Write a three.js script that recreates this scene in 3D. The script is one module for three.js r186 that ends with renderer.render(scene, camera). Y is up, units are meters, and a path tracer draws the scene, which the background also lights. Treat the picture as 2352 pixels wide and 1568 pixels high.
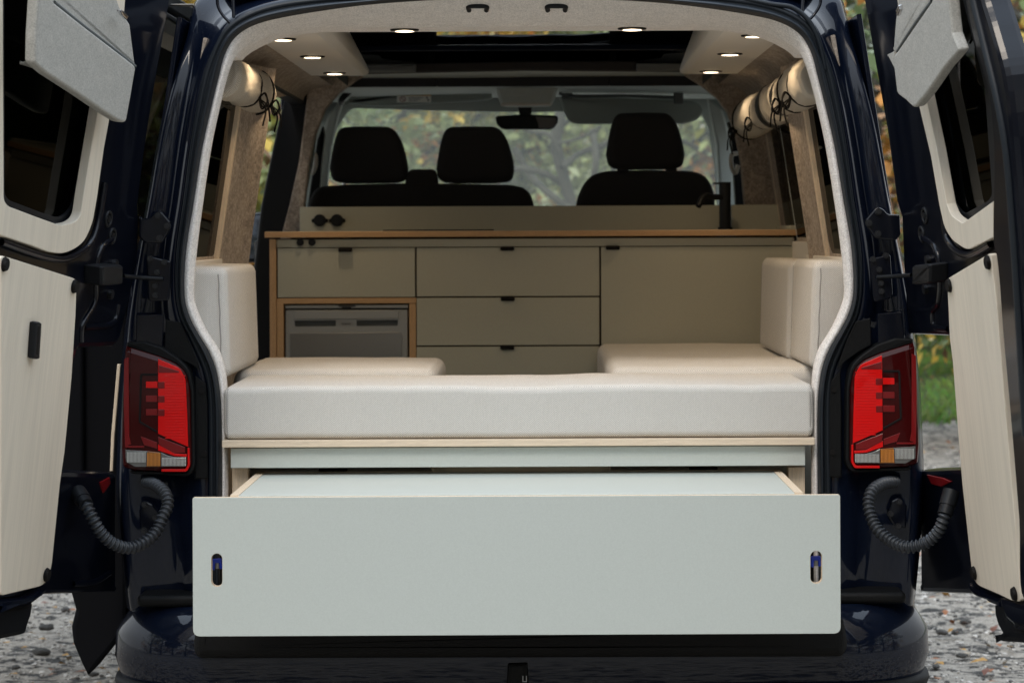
import * as THREE from 'three';
import { RoundedBoxGeometry } from 'three/addons/geometries/RoundedBoxGeometry.js';
import { mergeGeometries } from 'three/addons/utils/BufferGeometryUtils.js';

// ---------------------------------------------------------------- camera, sky, sun, exposure
const W = 2352, H = 1568, F = 5270, VX = 1240, VY = 535, RHO = 0.0045;   // frame, focal length and vanishing point of the van's long axis
const EYE = new THREE.Vector3(0.047, 1.47, 5.4);
const scene = new THREE.Scene();
const camera = new THREE.PerspectiveCamera(2 * Math.atan(H / 2 / F) * 180 / Math.PI, W / H, 0.1, 400);
camera.position.copy(EYE);
camera.rotation.z = -RHO;
camera.setViewOffset(W, H, W / 2 - VX, H / 2 - VY, W, H);
camera.focus = 5.3;
camera.userData.fStop = 6.0;
const renderer = new THREE.WebGLRenderer({ antialias: true });
renderer.setSize(1024, 682);
renderer.toneMapping = THREE.LinearToneMapping;
renderer.toneMappingExposure = 0.94;
renderer.shadowMap.enabled = true;

const LAMP = 0.40;                                // brightness of each ceiling lamp
let seed = 7;
const rnd = () => { seed = (seed * 1664525 + 1013904223) >>> 0; return seed / 4294967296; };
const rr = (a, b) => a + (b - a) * rnd();
const hash = (x, y, s = 0) => { let h = (x * 374761393 + y * 668265263 + s * 1442695041) | 0; h = Math.imul(h ^ (h >>> 13), 1274126177); return ((h ^ (h >>> 16)) >>> 0) / 4294967296; };
function vnoise(x, y, s = 0, p = 0) {            // value noise, repeats every p cells
  const ix = Math.floor(x), iy = Math.floor(y), fx = x - ix, fy = y - iy, m = (a) => p ? ((a % p) + p) % p : a;
  const u = fx * fx * (3 - 2 * fx), v = fy * fy * (3 - 2 * fy);
  const a = hash(m(ix), m(iy), s), b = hash(m(ix + 1), m(iy), s), c = hash(m(ix), m(iy + 1), s), d = hash(m(ix + 1), m(iy + 1), s);
  return a + (b - a) * u + (c - a) * v + (a - b - c + d) * u * v;
}
function fbm(x, y, s, p, n = 4) { let t = 0, a = 0.5, k = 1, sum = 0; for (let i = 0; i < n; i++) { t += a * vnoise(x * k, y * k, s + i, p ? p * k : 0); sum += a; a *= 0.5; k *= 2; } return t / sum; }

{ // an overcast sky, brightest overhead, a little cool
  const w = 256, h = 128, d = new Float32Array(w * h * 4);
  for (let j = 0; j < h; j++) for (let i = 0; i < w; i++) {
    const el = ((j + 0.5) / h - 0.5) * Math.PI, s = Math.max(0, Math.sin(el)), c = 0.85 + 0.3 * fbm(i / w * 8, j / h * 6, 3, 8, 3);
    const L = (0.75 + 1.75 * Math.pow(s, 1.2)) * c, k = (j * w + i) * 4;
    d[k] = L * (0.97 - 0.13 * s); d[k + 1] = L; d[k + 2] = L * (1.02 + 0.19 * s); d[k + 3] = 1;
  }
  const sky = new THREE.DataTexture(d, w, h, THREE.RGBAFormat, THREE.FloatType);
  sky.mapping = THREE.EquirectangularReflectionMapping; sky.magFilter = THREE.LinearFilter; sky.needsUpdate = true;
  scene.background = sky; scene.environment = sky;
}
const sun = new THREE.DirectionalLight(0xfff1e0, 1.3);
sun.name = 'sun'; sun.position.set(-3, 9, 8); sun.castShadow = true; sun.shadow.radius = 32;
Object.assign(sun.shadow.camera, { left: -8, right: 8, top: 8, bottom: -8, near: 0.5, far: 60 }); sun.shadow.mapSize.set(2048, 2048);
scene.add(sun); scene.add(sun.target);

// ---------------------------------------------------------------- tracing helpers: a point of the frame onto a plane of the place
const V = (x, y, z) => new THREE.Vector3(x, y, z);
const ang = (x, y) => { const a = x - VX, b = y - VY; return [(a - RHO * b) / F, (b + RHO * a) / F]; };
const U = (x, y, z) => { const [a, b] = ang(x, y), D = EYE.z - z; return V(EYE.x + a * D, EYE.y - b * D, z); };
const UY = (x, y, Y) => { const [, b] = ang(x, y); return U(x, y, EYE.z - (EYE.y - Y) / b); };
const UX = (x, y, X) => { const [a] = ang(x, y); return U(x, y, EYE.z - (X - EYE.x) / a); };
const CY = EYE.y, XC = -0.003;
const planeZ = (z) => ({ o: V(0, 0, z), u: V(1, 0, 0), v: V(0, 1, 0), n: V(0, 0, 1) });
const shiftPlane = (p, d) => ({ ...p, o: p.o.clone().addScaledVector(p.n, d) });
function onPlane(x, y, p) {
  const [a, b] = ang(x, y), d = V(a, -b, -1), t = p.n.dot(p.o.clone().sub(EYE)) / p.n.dot(d), q = EYE.clone().addScaledVector(d, t).sub(p.o);
  return new THREE.Vector2(q.dot(p.u), q.dot(p.v));
}
function roundPoly(pts) {                        // [x, y, corner radius]
  const out = [];
  pts.forEach((q, i) => {
    const r = q[2] || 0; if (!r) return out.push([q[0], q[1]]);
    const a = pts[(i + pts.length - 1) % pts.length], b = pts[(i + 1) % pts.length];
    const la = Math.hypot(a[0] - q[0], a[1] - q[1]), lb = Math.hypot(b[0] - q[0], b[1] - q[1]), ra = Math.min(r, la * 0.5), rb = Math.min(r, lb * 0.5);
    const A = [q[0] + (a[0] - q[0]) * ra / la, q[1] + (a[1] - q[1]) * ra / la], B = [q[0] + (b[0] - q[0]) * rb / lb, q[1] + (b[1] - q[1]) * rb / lb];
    for (let k = 0; k <= 6; k++) { const t = k / 6, s = 1 - t; out.push([s * s * A[0] + 2 * s * t * q[0] + t * t * B[0], s * s * A[1] + 2 * s * t * q[1] + t * t * B[1]]); }
  });
  return out;
}
const spline = (pts, n = 60) => new THREE.CatmullRomCurve3(pts.map((p) => V(p[0], p[1], 0)), true, 'centripetal').getPoints(n).slice(0, n).map((p) => [p.x, p.y]);
function flip(g) { const p = g.index ? g.toNonIndexed() : g; for (const k of Object.keys(p.attributes)) { const a = p.attributes[k], s = a.itemSize; for (let i = 0; i < a.count; i += 3) for (let c = 0; c < s; c++) { const t = a.array[(i + 1) * s + c]; a.array[(i + 1) * s + c] = a.array[(i + 2) * s + c]; a.array[(i + 2) * s + c] = t; } } return p; }
function slabUV(shapePts, plane, depth, bevel = 0.002, holes = [], seg = 2) {   // points already in the plane's metres; front face lies on the plane
  const sh = new THREE.Shape(shapePts);
  for (const h of holes) sh.holes.push(new THREE.Path(h));
  const b = Math.min(bevel, depth * 0.49);
  let g = new THREE.ExtrudeGeometry(sh, { depth: depth - 2 * b, bevelEnabled: b > 0, bevelThickness: b, bevelSize: b, bevelOffset: -b, bevelSegments: seg, curveSegments: 6 });
  g.translate(0, 0, b - depth);
  const m = new THREE.Matrix4().makeBasis(plane.u, plane.v, plane.n).setPosition(plane.o);
  g.applyMatrix4(m);
  if (m.determinant() < 0) g = flip(g);
  return g;
}
const slab = (pts, plane, depth, bevel, holes = [], seg) => slabUV(roundPoly(pts).map((p) => onPlane(p[0], p[1], plane)), plane, depth, bevel, holes.map((h) => roundPoly(h).map((p) => onPlane(p[0], p[1], plane))), seg);
function tri(g0, s = 1) {                          // uv in metres by the way each face points
  const g = g0.index ? g0.toNonIndexed() : g0, p = g.attributes.position, uv = new Float32Array(p.count * 2), a = V(), b = V(), c = V();
  for (let i = 0; i < p.count; i += 3) {
    a.fromBufferAttribute(p, i); b.fromBufferAttribute(p, i + 1); c.fromBufferAttribute(p, i + 2);
    const n = b.clone().sub(a).cross(c.clone().sub(a)), x = Math.abs(n.x), y = Math.abs(n.y), z = Math.abs(n.z);
    [a, b, c].forEach((q, k) => { const [u, v] = x > y && x > z ? [q.z, q.y] : y > z ? [q.x, q.z] : [q.x, q.y]; uv[(i + k) * 2] = u * s; uv[(i + k) * 2 + 1] = v * s; });
  }
  g.setAttribute('uv', new THREE.BufferAttribute(uv, 2));
  return g;
}
const clean = (g) => { const q = g.index ? g.toNonIndexed() : g; for (const k of Object.keys(q.attributes)) if (!['position', 'normal', 'uv', 'color'].includes(k)) q.deleteAttribute(k); return q; };
const merge = (...gs) => mergeGeometries(gs.flat().map((g) => clean(tri(g))));
const box = (x0, x1, y0, y1, z0, z1, r = 0.003) => {
  const w = Math.abs(x1 - x0), h = Math.abs(y1 - y0), d = Math.abs(z1 - z0), q = Math.min(r, w * 0.45, h * 0.45, d * 0.45);
  return (q > 0 ? new RoundedBoxGeometry(w, h, d, 2, q) : new THREE.BoxGeometry(w, h, d)).translate((x0 + x1) / 2, (y0 + y1) / 2, (z0 + z1) / 2);
};
const pbox = (x0, y0, x1, y1, z, depth, r) => {       // front face traced at z, reaching back by depth
  const l = U(x0, (y0 + y1) / 2, z).x, rt = U(x1, (y0 + y1) / 2, z).x, t = U((x0 + x1) / 2, y0, z).y, b = U((x0 + x1) / 2, y1, z).y;
  return box(l, rt, b, t, z - depth, z, r);
};
const cyl = (p, axis, r, len, seg = 20, r2 = r) => { const g = new THREE.CylinderGeometry(r2, r, len, seg); g.applyQuaternion(new THREE.Quaternion().setFromUnitVectors(V(0, 1, 0), axis.clone().normalize())); return g.translate(p.x, p.y, p.z); };
const tube = (pts, r, n = 40, seg = 7) => new THREE.TubeGeometry(new THREE.CatmullRomCurve3(pts, false, 'centripetal'), n, r, seg, false);
function loft(rows) {
  const n = rows[0].length, pos = [], idx = [];
  for (const r of rows) for (const p of r) pos.push(p.x, p.y, p.z);
  for (let i = 0; i + 1 < rows.length; i++) for (let j = 0; j + 1 < n; j++) { const a = i * n + j, b = a + 1, c = a + n, d = c + 1; idx.push(a, c, b, b, c, d); }
  const g = new THREE.BufferGeometry(); g.setAttribute('position', new THREE.Float32BufferAttribute(pos, 3)); g.setIndex(idx); g.computeVertexNormals();
  return g;
}

// ---------------------------------------------------------------- objects
const used = {};
const numbered = (n) => { const k = used[n] = (used[n] ?? -1) + 1; return k ? `${n}_${String(k).padStart(3, '0')}` : n; };
function part(name, geos, mat, parent, label) {
  const m = new THREE.Mesh(merge(geos), mat); m.name = name; m.castShadow = m.receiveShadow = true;
  if (label) m.userData.label = label;
  parent.add(m); return m;
}
function tag(o, label, category, group) { o.userData.label = label; o.userData.category = category; if (group) o.userData.group = group; return o; }
function thing(name, label, category, group) { const o = new THREE.Group(); o.name = numbered(name); scene.add(o); return tag(o, label, category, group); }
function single(name, geos, mat, label, category, group) { return tag(part(numbered(name), geos, mat, scene), label, category, group); }
function struct(name, geo, mat) { const m = new THREE.Mesh(geo, mat); m.name = name; m.castShadow = m.receiveShadow = true; m.userData.kind = 'structure'; scene.add(m); return m; }

// ---------------------------------------------------------------- materials
function tex(w, h, fn, srgb = true, rx = 1, ry = rx) {
  const d = new Uint8Array(w * h * 4), t = (v) => Math.max(0, Math.min(255, Math.round(v * 255)));
  for (let j = 0; j < h; j++) for (let i = 0; i < w; i++) { const c = fn(i, j), k = (j * w + i) * 4; if (typeof c === 'number') d[k] = d[k + 1] = d[k + 2] = t(c); else { d[k] = t(c[0]); d[k + 1] = t(c[1]); d[k + 2] = t(c[2]); } d[k + 3] = 255; }
  const x = new THREE.DataTexture(d, w, h); x.wrapS = x.wrapT = THREE.RepeatWrapping; x.magFilter = THREE.LinearFilter; x.minFilter = THREE.LinearMipmapLinearFilter; x.generateMipmaps = true;
  x.repeat.set(rx, ry); if (srgb) x.colorSpace = THREE.SRGBColorSpace; x.needsUpdate = true; return x;
}
const C = (r, g, b) => new THREE.Color().setRGB(r, g, b);
const std = (color, roughness, more = {}) => new THREE.MeshStandardMaterial({ color, roughness, ...more });
const phy = (color, roughness, more = {}) => new THREE.MeshPhysicalMaterial({ color, roughness, ...more });
// felt: short matted fibres, fine dark flecks
const feltMap = tex(512, 512, (i, j) => { const n = fbm(i / 4, j / 4, 11, 128, 3), m = fbm(i / 40, j / 40, 15, 12.8 | 0, 2), f = hash(i, j, 4); const v = 0.88 + 0.24 * (n - 0.5) + 0.05 * (m - 0.5) + 0.10 * (f - 0.5); return [v, v * 0.985, v * 0.965]; }, true, 4);
const feltCoarse = tex(512, 512, (i, j) => { const n = fbm(i / 5, j / 5, 12, 0, 3), m = fbm(i / 22, j / 22, 16, 0, 3), v = 0.87 + 0.40 * (n - 0.5) + 0.20 * (m - 0.5); return [v, v * 0.97, v * 0.94]; }, true, 2);
feltCoarse.wrapS = feltCoarse.wrapT = THREE.MirroredRepeatWrapping;
const feltBump = tex(256, 256, (i, j) => fbm(i / 3, j / 3, 21, 85, 3) * 0.7 + 0.3 * hash(i, j, 9), false, 8);
const herring = tex(512, 512, (i, j) => {             // herringbone weave, 32 px zigzag columns
  const q = i % 128, k = q < 64 ? q : 127 - q, s = ((j + k) % 16) / 16, y = s < 0.5 ? 1 : 0, thread = 0.05 * (hash(i >> 1, j >> 1, 5) - 0.5) + 0.03 * (vnoise(i / 2, j / 60, 6, 0) - 0.5) + 0.02 * (vnoise(i / 9, j / 9, 8, 0) - 0.5), v = 0.88 + (y ? 0.055 : -0.085) + thread;
  return [v, v * 0.99, v * 0.965]; }, true, 6);
const herringBump = tex(256, 256, (i, j) => { const q = i % 64, k = q < 32 ? q : 63 - q; return ((j + k) % 8) < 4 ? 0.8 : 0.2; }, false, 16);
const birch = tex(512, 512, (i, j) => {               // birch face veneer, grain upright
  const g = fbm(i / 9 + 1.5 * vnoise(j / 160, i / 60, 3), j / 230, 31, 0, 4), l = vnoise(i / 2.2, j / 70, 33), m = fbm(i / 120, j / 200, 35, 0, 2), v = 0.90 + 0.055 * (g - 0.5) + 0.035 * (l - 0.5) + 0.05 * (m - 0.5);
  return [v, v * 0.945, v * 0.855]; }, true, 1.6);
birch.wrapS = birch.wrapT = THREE.MirroredRepeatWrapping;
const plyH = tex(64, 256, (i, j) => { const k = Math.floor(j / 256 * 14), odd = k % 2, glue = (j / 256 * 14) % 1 < 0.14, v = (glue ? 0.66 : odd ? 0.92 : 0.83) + 0.08 * (vnoise(i / 5, k * 7 + j / 40, 41) - 0.5); return [v, v * 0.915, v * 0.80]; }, true, 5, 50);
const plyV = tex(256, 64, (j, i) => { const k = Math.floor(j / 256 * 14), odd = k % 2, glue = (j / 256 * 14) % 1 < 0.14, v = (glue ? 0.66 : odd ? 0.92 : 0.83) + 0.08 * (vnoise(i / 5, k * 7 + j / 40, 41) - 0.5); return [v, v * 0.915, v * 0.80]; }, true, 50, 5);
const speck = tex(512, 512, (i, j) => 0.95 + 0.045 * fbm(i / 2, j / 2, 51, 256, 2), true, 2);
const drops = tex(1024, 1024, (() => {                 // rain drops standing on the paint
  const g = new Float32Array(1024 * 1024); seed = 99;
  for (let n = 0; n < 900; n++) { const x = rr(0, 1024), y = rr(0, 1024), r = rr(1, 3.4) * (rnd() < 0.15 ? 1.8 : 1); for (let b = -7; b <= 7; b++) for (let a = -7; a <= 7; a++) { const q = 1 - (a * a + b * b) / (r * r); if (q > 0) { const k = (((y + b) & 1023) << 10) + ((x + a) & 1023); g[k] = Math.max(g[k], Math.sqrt(q)); } } }
  return (i, j) => g[j * 1024 + i]; })(), false, 2.2);
const dust = tex(512, 512, (i, j) => { const a = hash(i >> 1, j >> 1, 61) > 0.9985 ? 0.5 : 0, b = fbm(i / 50, j / 50, 63, 0, 4), s = 0.10 + 0.05 * b + a; return [s, s * 1.02, s * 1.05]; }, true, 3);
const M = {
  paint: phy(C(0.0035, 0.0062, 0.0155), 0.32, { clearcoat: 0.75, clearcoatRoughness: 0.04, bumpMap: drops, bumpScale: 0.0006, specularIntensity: 0.1 }),
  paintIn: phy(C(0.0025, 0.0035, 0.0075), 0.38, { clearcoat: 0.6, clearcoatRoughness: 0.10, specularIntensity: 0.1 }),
  black: phy(C(0.009, 0.010, 0.012), 0.5, { specularIntensity: 0.45 }),
  step: phy(C(0.0035, 0.0037, 0.004), 0.6, { specularIntensity: 0.4, bumpMap: feltBump, bumpScale: 0.0006 }),
  rubber: phy(C(0.012, 0.016, 0.021), 0.45, { specularIntensity: 0.6 }),
  felt: std(C(1.0, 0.975, 0.96), 0.98, { map: feltMap, bumpMap: feltBump, bumpScale: 0.0015 }),
  feltDark: std(C(0.52, 0.465, 0.41), 0.98, { map: feltCoarse, bumpMap: feltBump, bumpScale: 0.002 }),
  birch: std(C(0.92, 0.935, 0.955), 0.55, { map: birch }),
  plyH: std(C(1, 1, 1), 0.6, { map: plyH }), plyV: std(C(1, 1, 1), 0.6, { map: plyV }), oakH: std(C(0.80, 0.60, 0.41), 0.6, { map: plyH }), oakV: std(C(0.80, 0.60, 0.41), 0.6, { map: plyV }),
  lam: std(C(0.55, 0.588, 0.548), 0.42, { map: speck }), sage: std(C(0.50, 0.49, 0.395), 0.45, { map: speck }),
  panel: std(C(0.74, 0.70, 0.64), 0.6, { map: speck }),
  fabric: phy(C(0.94, 0.92, 0.90), 0.98, { map: herring, bumpMap: herringBump, bumpScale: 0.0008, specularIntensity: 0.2 }),
  shade: std(C(0.56, 0.56, 0.53), 0.95, { map: feltMap, bumpMap: herringBump, bumpScale: 0.0004 }),
  blind: phy(C(0.78, 0.74, 0.68), 0.98, { map: herring, bumpMap: herringBump, bumpScale: 0.0008, specularIntensity: 0.15 }),
  glass: phy(C(0.93, 0.96, 0.94), 0.0, { transmission: 1, thickness: 0, ior: 1.5 }),
  screen: phy(C(1.0, 1.0, 0.88), 0.275, { transmission: 1, thickness: 0, ior: 1.4 }),
  glassDark: phy(C(0.035, 0.04, 0.037), 0.02, { transmission: 1, thickness: 0, ior: 1.5, specularIntensity: 0.35 }),
  grey: std(C(0.56, 0.60, 0.57), 0.75, { map: speck }), greyMid: std(C(0.36, 0.40, 0.375), 0.8, { map: speck }), greyDark: std(C(0.11, 0.12, 0.12), 0.7),
  seat: std(C(0.026, 0.024, 0.024), 0.95, { bumpMap: feltBump, bumpScale: 0.001 }),
  canvas: phy(C(0.008, 0.008, 0.0105), 0.55, { specularIntensity: 0.6 }),
  redDark: phy(C(0.040, 0.0008, 0.001), 0.3, { clearcoat: 0.35, clearcoatRoughness: 0.01, specularIntensity: 0.2 }),
  red: phy(C(0.68, 0.0006, 0.0006), 0.4, { clearcoat: 0.4, clearcoatRoughness: 0.01, specularIntensity: 0.4 }), redMid: phy(C(0.17, 0.004, 0.005), 0.35, { clearcoat: 0.4, clearcoatRoughness: 0.01, specularIntensity: 0.5 }),
  amber: phy(C(0.66, 0.24, 0.03), 0.25, { clearcoat: 1, clearcoatRoughness: 0.02 }), amberDeep: phy(C(0.20, 0.065, 0.008), 0.25, { clearcoat: 1, clearcoatRoughness: 0.02 }), clear: phy(C(0.72, 0.72, 0.68), 0.2, { metalness: 0.5, clearcoat: 1, clearcoatRoughness: 0.02 }), clearDeep: phy(C(0.16, 0.155, 0.145), 0.2, { metalness: 0.4, clearcoat: 1, clearcoatRoughness: 0.02 }),
  stitch: std(C(0.36, 0.34, 0.32), 0.95),
  blue: std(C(0.01, 0.05, 0.55), 0.4), chrome: std(C(0.7, 0.7, 0.72), 0.15, { metalness: 1 }), steel: std(C(0.30, 0.30, 0.29), 0.35, { metalness: 0.7 }),
  fridge: std(C(0.36, 0.37, 0.365), 0.45, { metalness: 0.3 }), screw: std(C(0.03, 0.031, 0.034), 0.32, { metalness: 0.5 }),
  glow: new THREE.MeshStandardMaterial({ color: 0x000000, emissive: C(1, 0.80, 0.55), emissiveIntensity: 6 }),
  mirror: std(C(0.12, 0.14, 0.17), 0.03, { metalness: 1 }), cord: phy(C(0.008, 0.007, 0.0065), 0.8, { specularIntensity: 0.4 }),
};

// ---------------------------------------------------------------- ground and grass
{
  const gMap = tex(1024, 1024, (i, j) => {
    const a = fbm(i / 90, j / 40, 71, 0, 4), b = fbm(i / 9, j / 6, 75, 0, 3), c = hash(i >> 1, j >> 1, 79), wet = Math.max(0, Math.min(1, (fbm(i / 22, j / 15, 73, 0, 5) - 0.51) * 8 + (a - 0.5) * 2.5 + (b - 0.55) * 3));
    const v = 0.675 + 0.22 * (b - 0.5) + 0.16 * (c - 0.5) - 0.47 * wet; return [v, v * 0.985, v * 0.955]; }, true, 0.5);
  gMap.wrapS = gMap.wrapT = THREE.MirroredRepeatWrapping;
  const gBump = tex(512, 512, (i, j) => 0.6 * fbm(i / 6, j / 6, 81, 0, 3) + 0.4 * hash(i >> 1, j >> 1, 83), false, 1);
  const ground = std(C(0.80, 0.735, 0.655), 0.85, { map: gMap, bumpMap: gBump, bumpScale: 0.012 });
  const g = new THREE.PlaneGeometry(400, 400).rotateX(-Math.PI / 2); g.translate(0, -0.02, 0);
  struct('ground', tri(g), ground);
  const near = new THREE.PlaneGeometry(14, 24, 280, 480).rotateX(-Math.PI / 2); near.translate(0, 0, -8);
  const p = near.attributes.position;
  for (let i = 0; i < p.count; i++) { const x = p.getX(i), z = p.getZ(i), e = Math.min(1, (7 - Math.abs(x)) / 0.5, (12 - Math.abs(z + 8)) / 0.5); p.setY(i, -0.018 * (1 - e) + e * (0.035 * fbm(x * 1.6 + 9, z * 2.2 + 50, 85, 0, 3) + 0.02 * fbm(x * 9 + 90, z * 11 + 400, 87, 0, 2) - 0.028)); }
  near.computeVertexNormals();
  struct('gravel_track', tri(near), ground);

  const grassMap = tex(512, 512, (i, j) => { const a = fbm(i / 40, j / 40, 91, 0, 4), b = hash(i >> 1, j >> 1, 93), v = 0.75 + 0.4 * (a - 0.5) + 0.3 * (b - 0.5); return [0.30 * v + 0.04 * (a > 0.6), 0.36 * v, 0.15 * v]; }, true, 0.4);
  grassMap.wrapS = grassMap.wrapT = THREE.MirroredRepeatWrapping;
  const sh = []; for (let i = 0; i <= 60; i++) { const x = -40 + i * 80 / 60; sh.push(new THREE.Vector2(x, 11.2 + 1.6 * vnoise(x * 0.8 + 50, 3, 95) + 0.6 * vnoise(x * 3 + 90, 7, 96))); }
  sh.push(new THREE.Vector2(60, 120), new THREE.Vector2(-60, 120));
  const lawn = new THREE.ShapeGeometry(new THREE.Shape(sh)).rotateX(-Math.PI / 2); lawn.translate(0, 0.022, 0);
  struct('grass_bank', tri(lawn), std(C(1, 1, 1), 0.95, { map: grassMap }));

  const mat4 = (x, y, z, sx, sy, sz, a, t = 0) => new THREE.Matrix4().compose(V(x, y, z), new THREE.Quaternion().setFromEuler(new THREE.Euler(t, a, t * 0.7)), V(sx, sy, sz));
  const stuff = (name, geo, mat, list, label, cat) => { const m = new THREE.InstancedMesh(geo, mat, list.length); list.forEach(([q, c], i) => { m.setMatrixAt(i, q); m.setColorAt(i, c); }); m.name = name; m.userData = { kind: 'stuff', label, category: cat }; m.castShadow = m.receiveShadow = true; scene.add(m); };
  seed = 1234;
  const blade = new THREE.BufferGeometry(); blade.setAttribute('position', new THREE.Float32BufferAttribute([-0.006, 0, 0, 0.006, 0, 0, 0.004, 0.6, 0.06, 0.006, 0, 0, 0.012, 1, 0.3, 0.004, 0.6, 0.06], 3)); blade.computeVertexNormals();
  const bl = []; for (let i = 0; i < 42000; i++) { const x = rr(-9, 12), z = -11.6 - 22 * Math.pow(rnd(), 1.3), d = vnoise(x * 1.3 + 50, z * 1.3 + 90, 97); if (d < 0.3) continue; bl.push([mat4(x, 0.02, z, 1.6, rr(0.05, 0.13), 0.2, rr(0, 6.28)), C(0.10 + 0.10 * rnd(), 0.20 + 0.12 * rnd(), 0.035 + 0.03 * rnd())]); }
  stuff('grass', blade, std(C(1, 1, 1), 0.8, { side: THREE.DoubleSide }), bl, 'short green grass growing on the bank beyond the gravel', 'grass');
  const rock = new THREE.IcosahedronGeometry(1, 1); { const q = rock.attributes.position; for (let i = 0; i < q.count; i++) { const k = 0.8 + 0.4 * vnoise(q.getX(i) * 2 + 9, q.getY(i) * 2 + q.getZ(i) * 3 + 20, 99); q.setXYZ(i, q.getX(i) * k, q.getY(i) * k, q.getZ(i) * k); } rock.computeVertexNormals(); }
  const st = []; for (let i = 0; i < 30000; i++) { const side = rnd() < 0.5 ? -1 : 1, x = side * rr(0.6, 4.2), z = i < 21000 ? rr(-4.6, 0.6) : rr(-13, -4.6), s = 0.003 + 0.006 * Math.pow(rnd(), 3), v = rnd() < 0.66 ? rr(0.42, 0.66) : rr(0.05, 0.18); st.push([mat4(x, 0.006, z, s * rr(0.8, 1.6), s * 0.6, s, rr(0, 6.28), rr(-0.3, 0.3)), C(v, v * 0.93, v * 0.84)]); }
  stuff('gravel', rock, std(C(1, 1, 1), 0.85), st, 'pale grey gravel mixed with dark grit covering the track', 'gravel');
  const leaf = new THREE.BufferGeometry(); leaf.setAttribute('position', new THREE.Float32BufferAttribute([-1, 0, 0, 0, 0.15, -0.55, 0, 0.3, 0.5, 1, 0.1, 0, 0, 0.3, 0.5, 0, 0.15, -0.55], 3)); leaf.computeVertexNormals();
  const lf = []; for (let i = 0; i < 6200; i++) { const nearby = i < 2500, x = nearby ? rr(-4, 4) : rr(-8, 11), z = nearby ? rr(-5, 0.6) : -8 - 24 * Math.pow(rnd(), 1.2), s = nearby ? rr(0.012, 0.028) : rr(0.02, 0.045), t = rnd(); lf.push([mat4(x, nearby ? 0.012 : 0.06, z, s, s, s, rr(0, 6.28), rr(-0.5, 0.5)), t < 0.35 ? C(0.42, 0.22, 0.04) : t < 0.6 ? C(0.28, 0.10, 0.03) : t < 0.8 ? C(0.16, 0.06, 0.035) : C(0.40, 0.32, 0.22)]); }
  stuff('leaf_litter', leaf, std(C(1, 1, 1), 0.7, { side: THREE.DoubleSide }), lf, 'yellow and brown fallen leaves scattered over gravel and grass', 'fallen leaves');
  // dark stones one can pick out
  const stoneMat = std(C(0.085, 0.08, 0.072), 0.95, { bumpMap: feltBump, bumpScale: 0.006 }), spots = [[95, 1497, 0.055], [150, 1400, 0.04], [105, 1440, 0.05], [35, 1532, 0.03], [215, 1548, 0.03], [2218, 1428, 0.04], [2162, 1408, 0.022], [2165, 1452, 0.04], [2196, 1452, 0.035], [2210, 1505, 0.035], [2150, 1530, 0.03]];
  const said = ['largest dark stone on the gravel left of the bumper', 'dark stone just below the bottom edge of the left rear door', 'dark stone just above the largest one left of the bumper', 'small dark stone nearest the left edge of the photo', 'small dark stone below the tip of the open sliding door', 'dark stone nearest the black foot of the right rear door', 'smallest dark stone under the edge of the right rear door', 'dark stone on the left of a pair beside the right bumper corner', 'dark stone on the right of a pair beside the right bumper corner', 'dark stone low down between bumper and right photo edge', 'small dark stone lowest beside the right bumper corner'];
  spots.forEach(([x, y, s], i) => { const q = UY(x, y, 0.012), g = rock.clone().scale(s * 0.62, s * 0.28, s * 0.45).rotateY(i * 1.7).translate(q.x, q.y, q.z); single('stone', g, stoneMat, said[i], 'stone', 'dark stones on the gravel'); });
}

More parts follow.
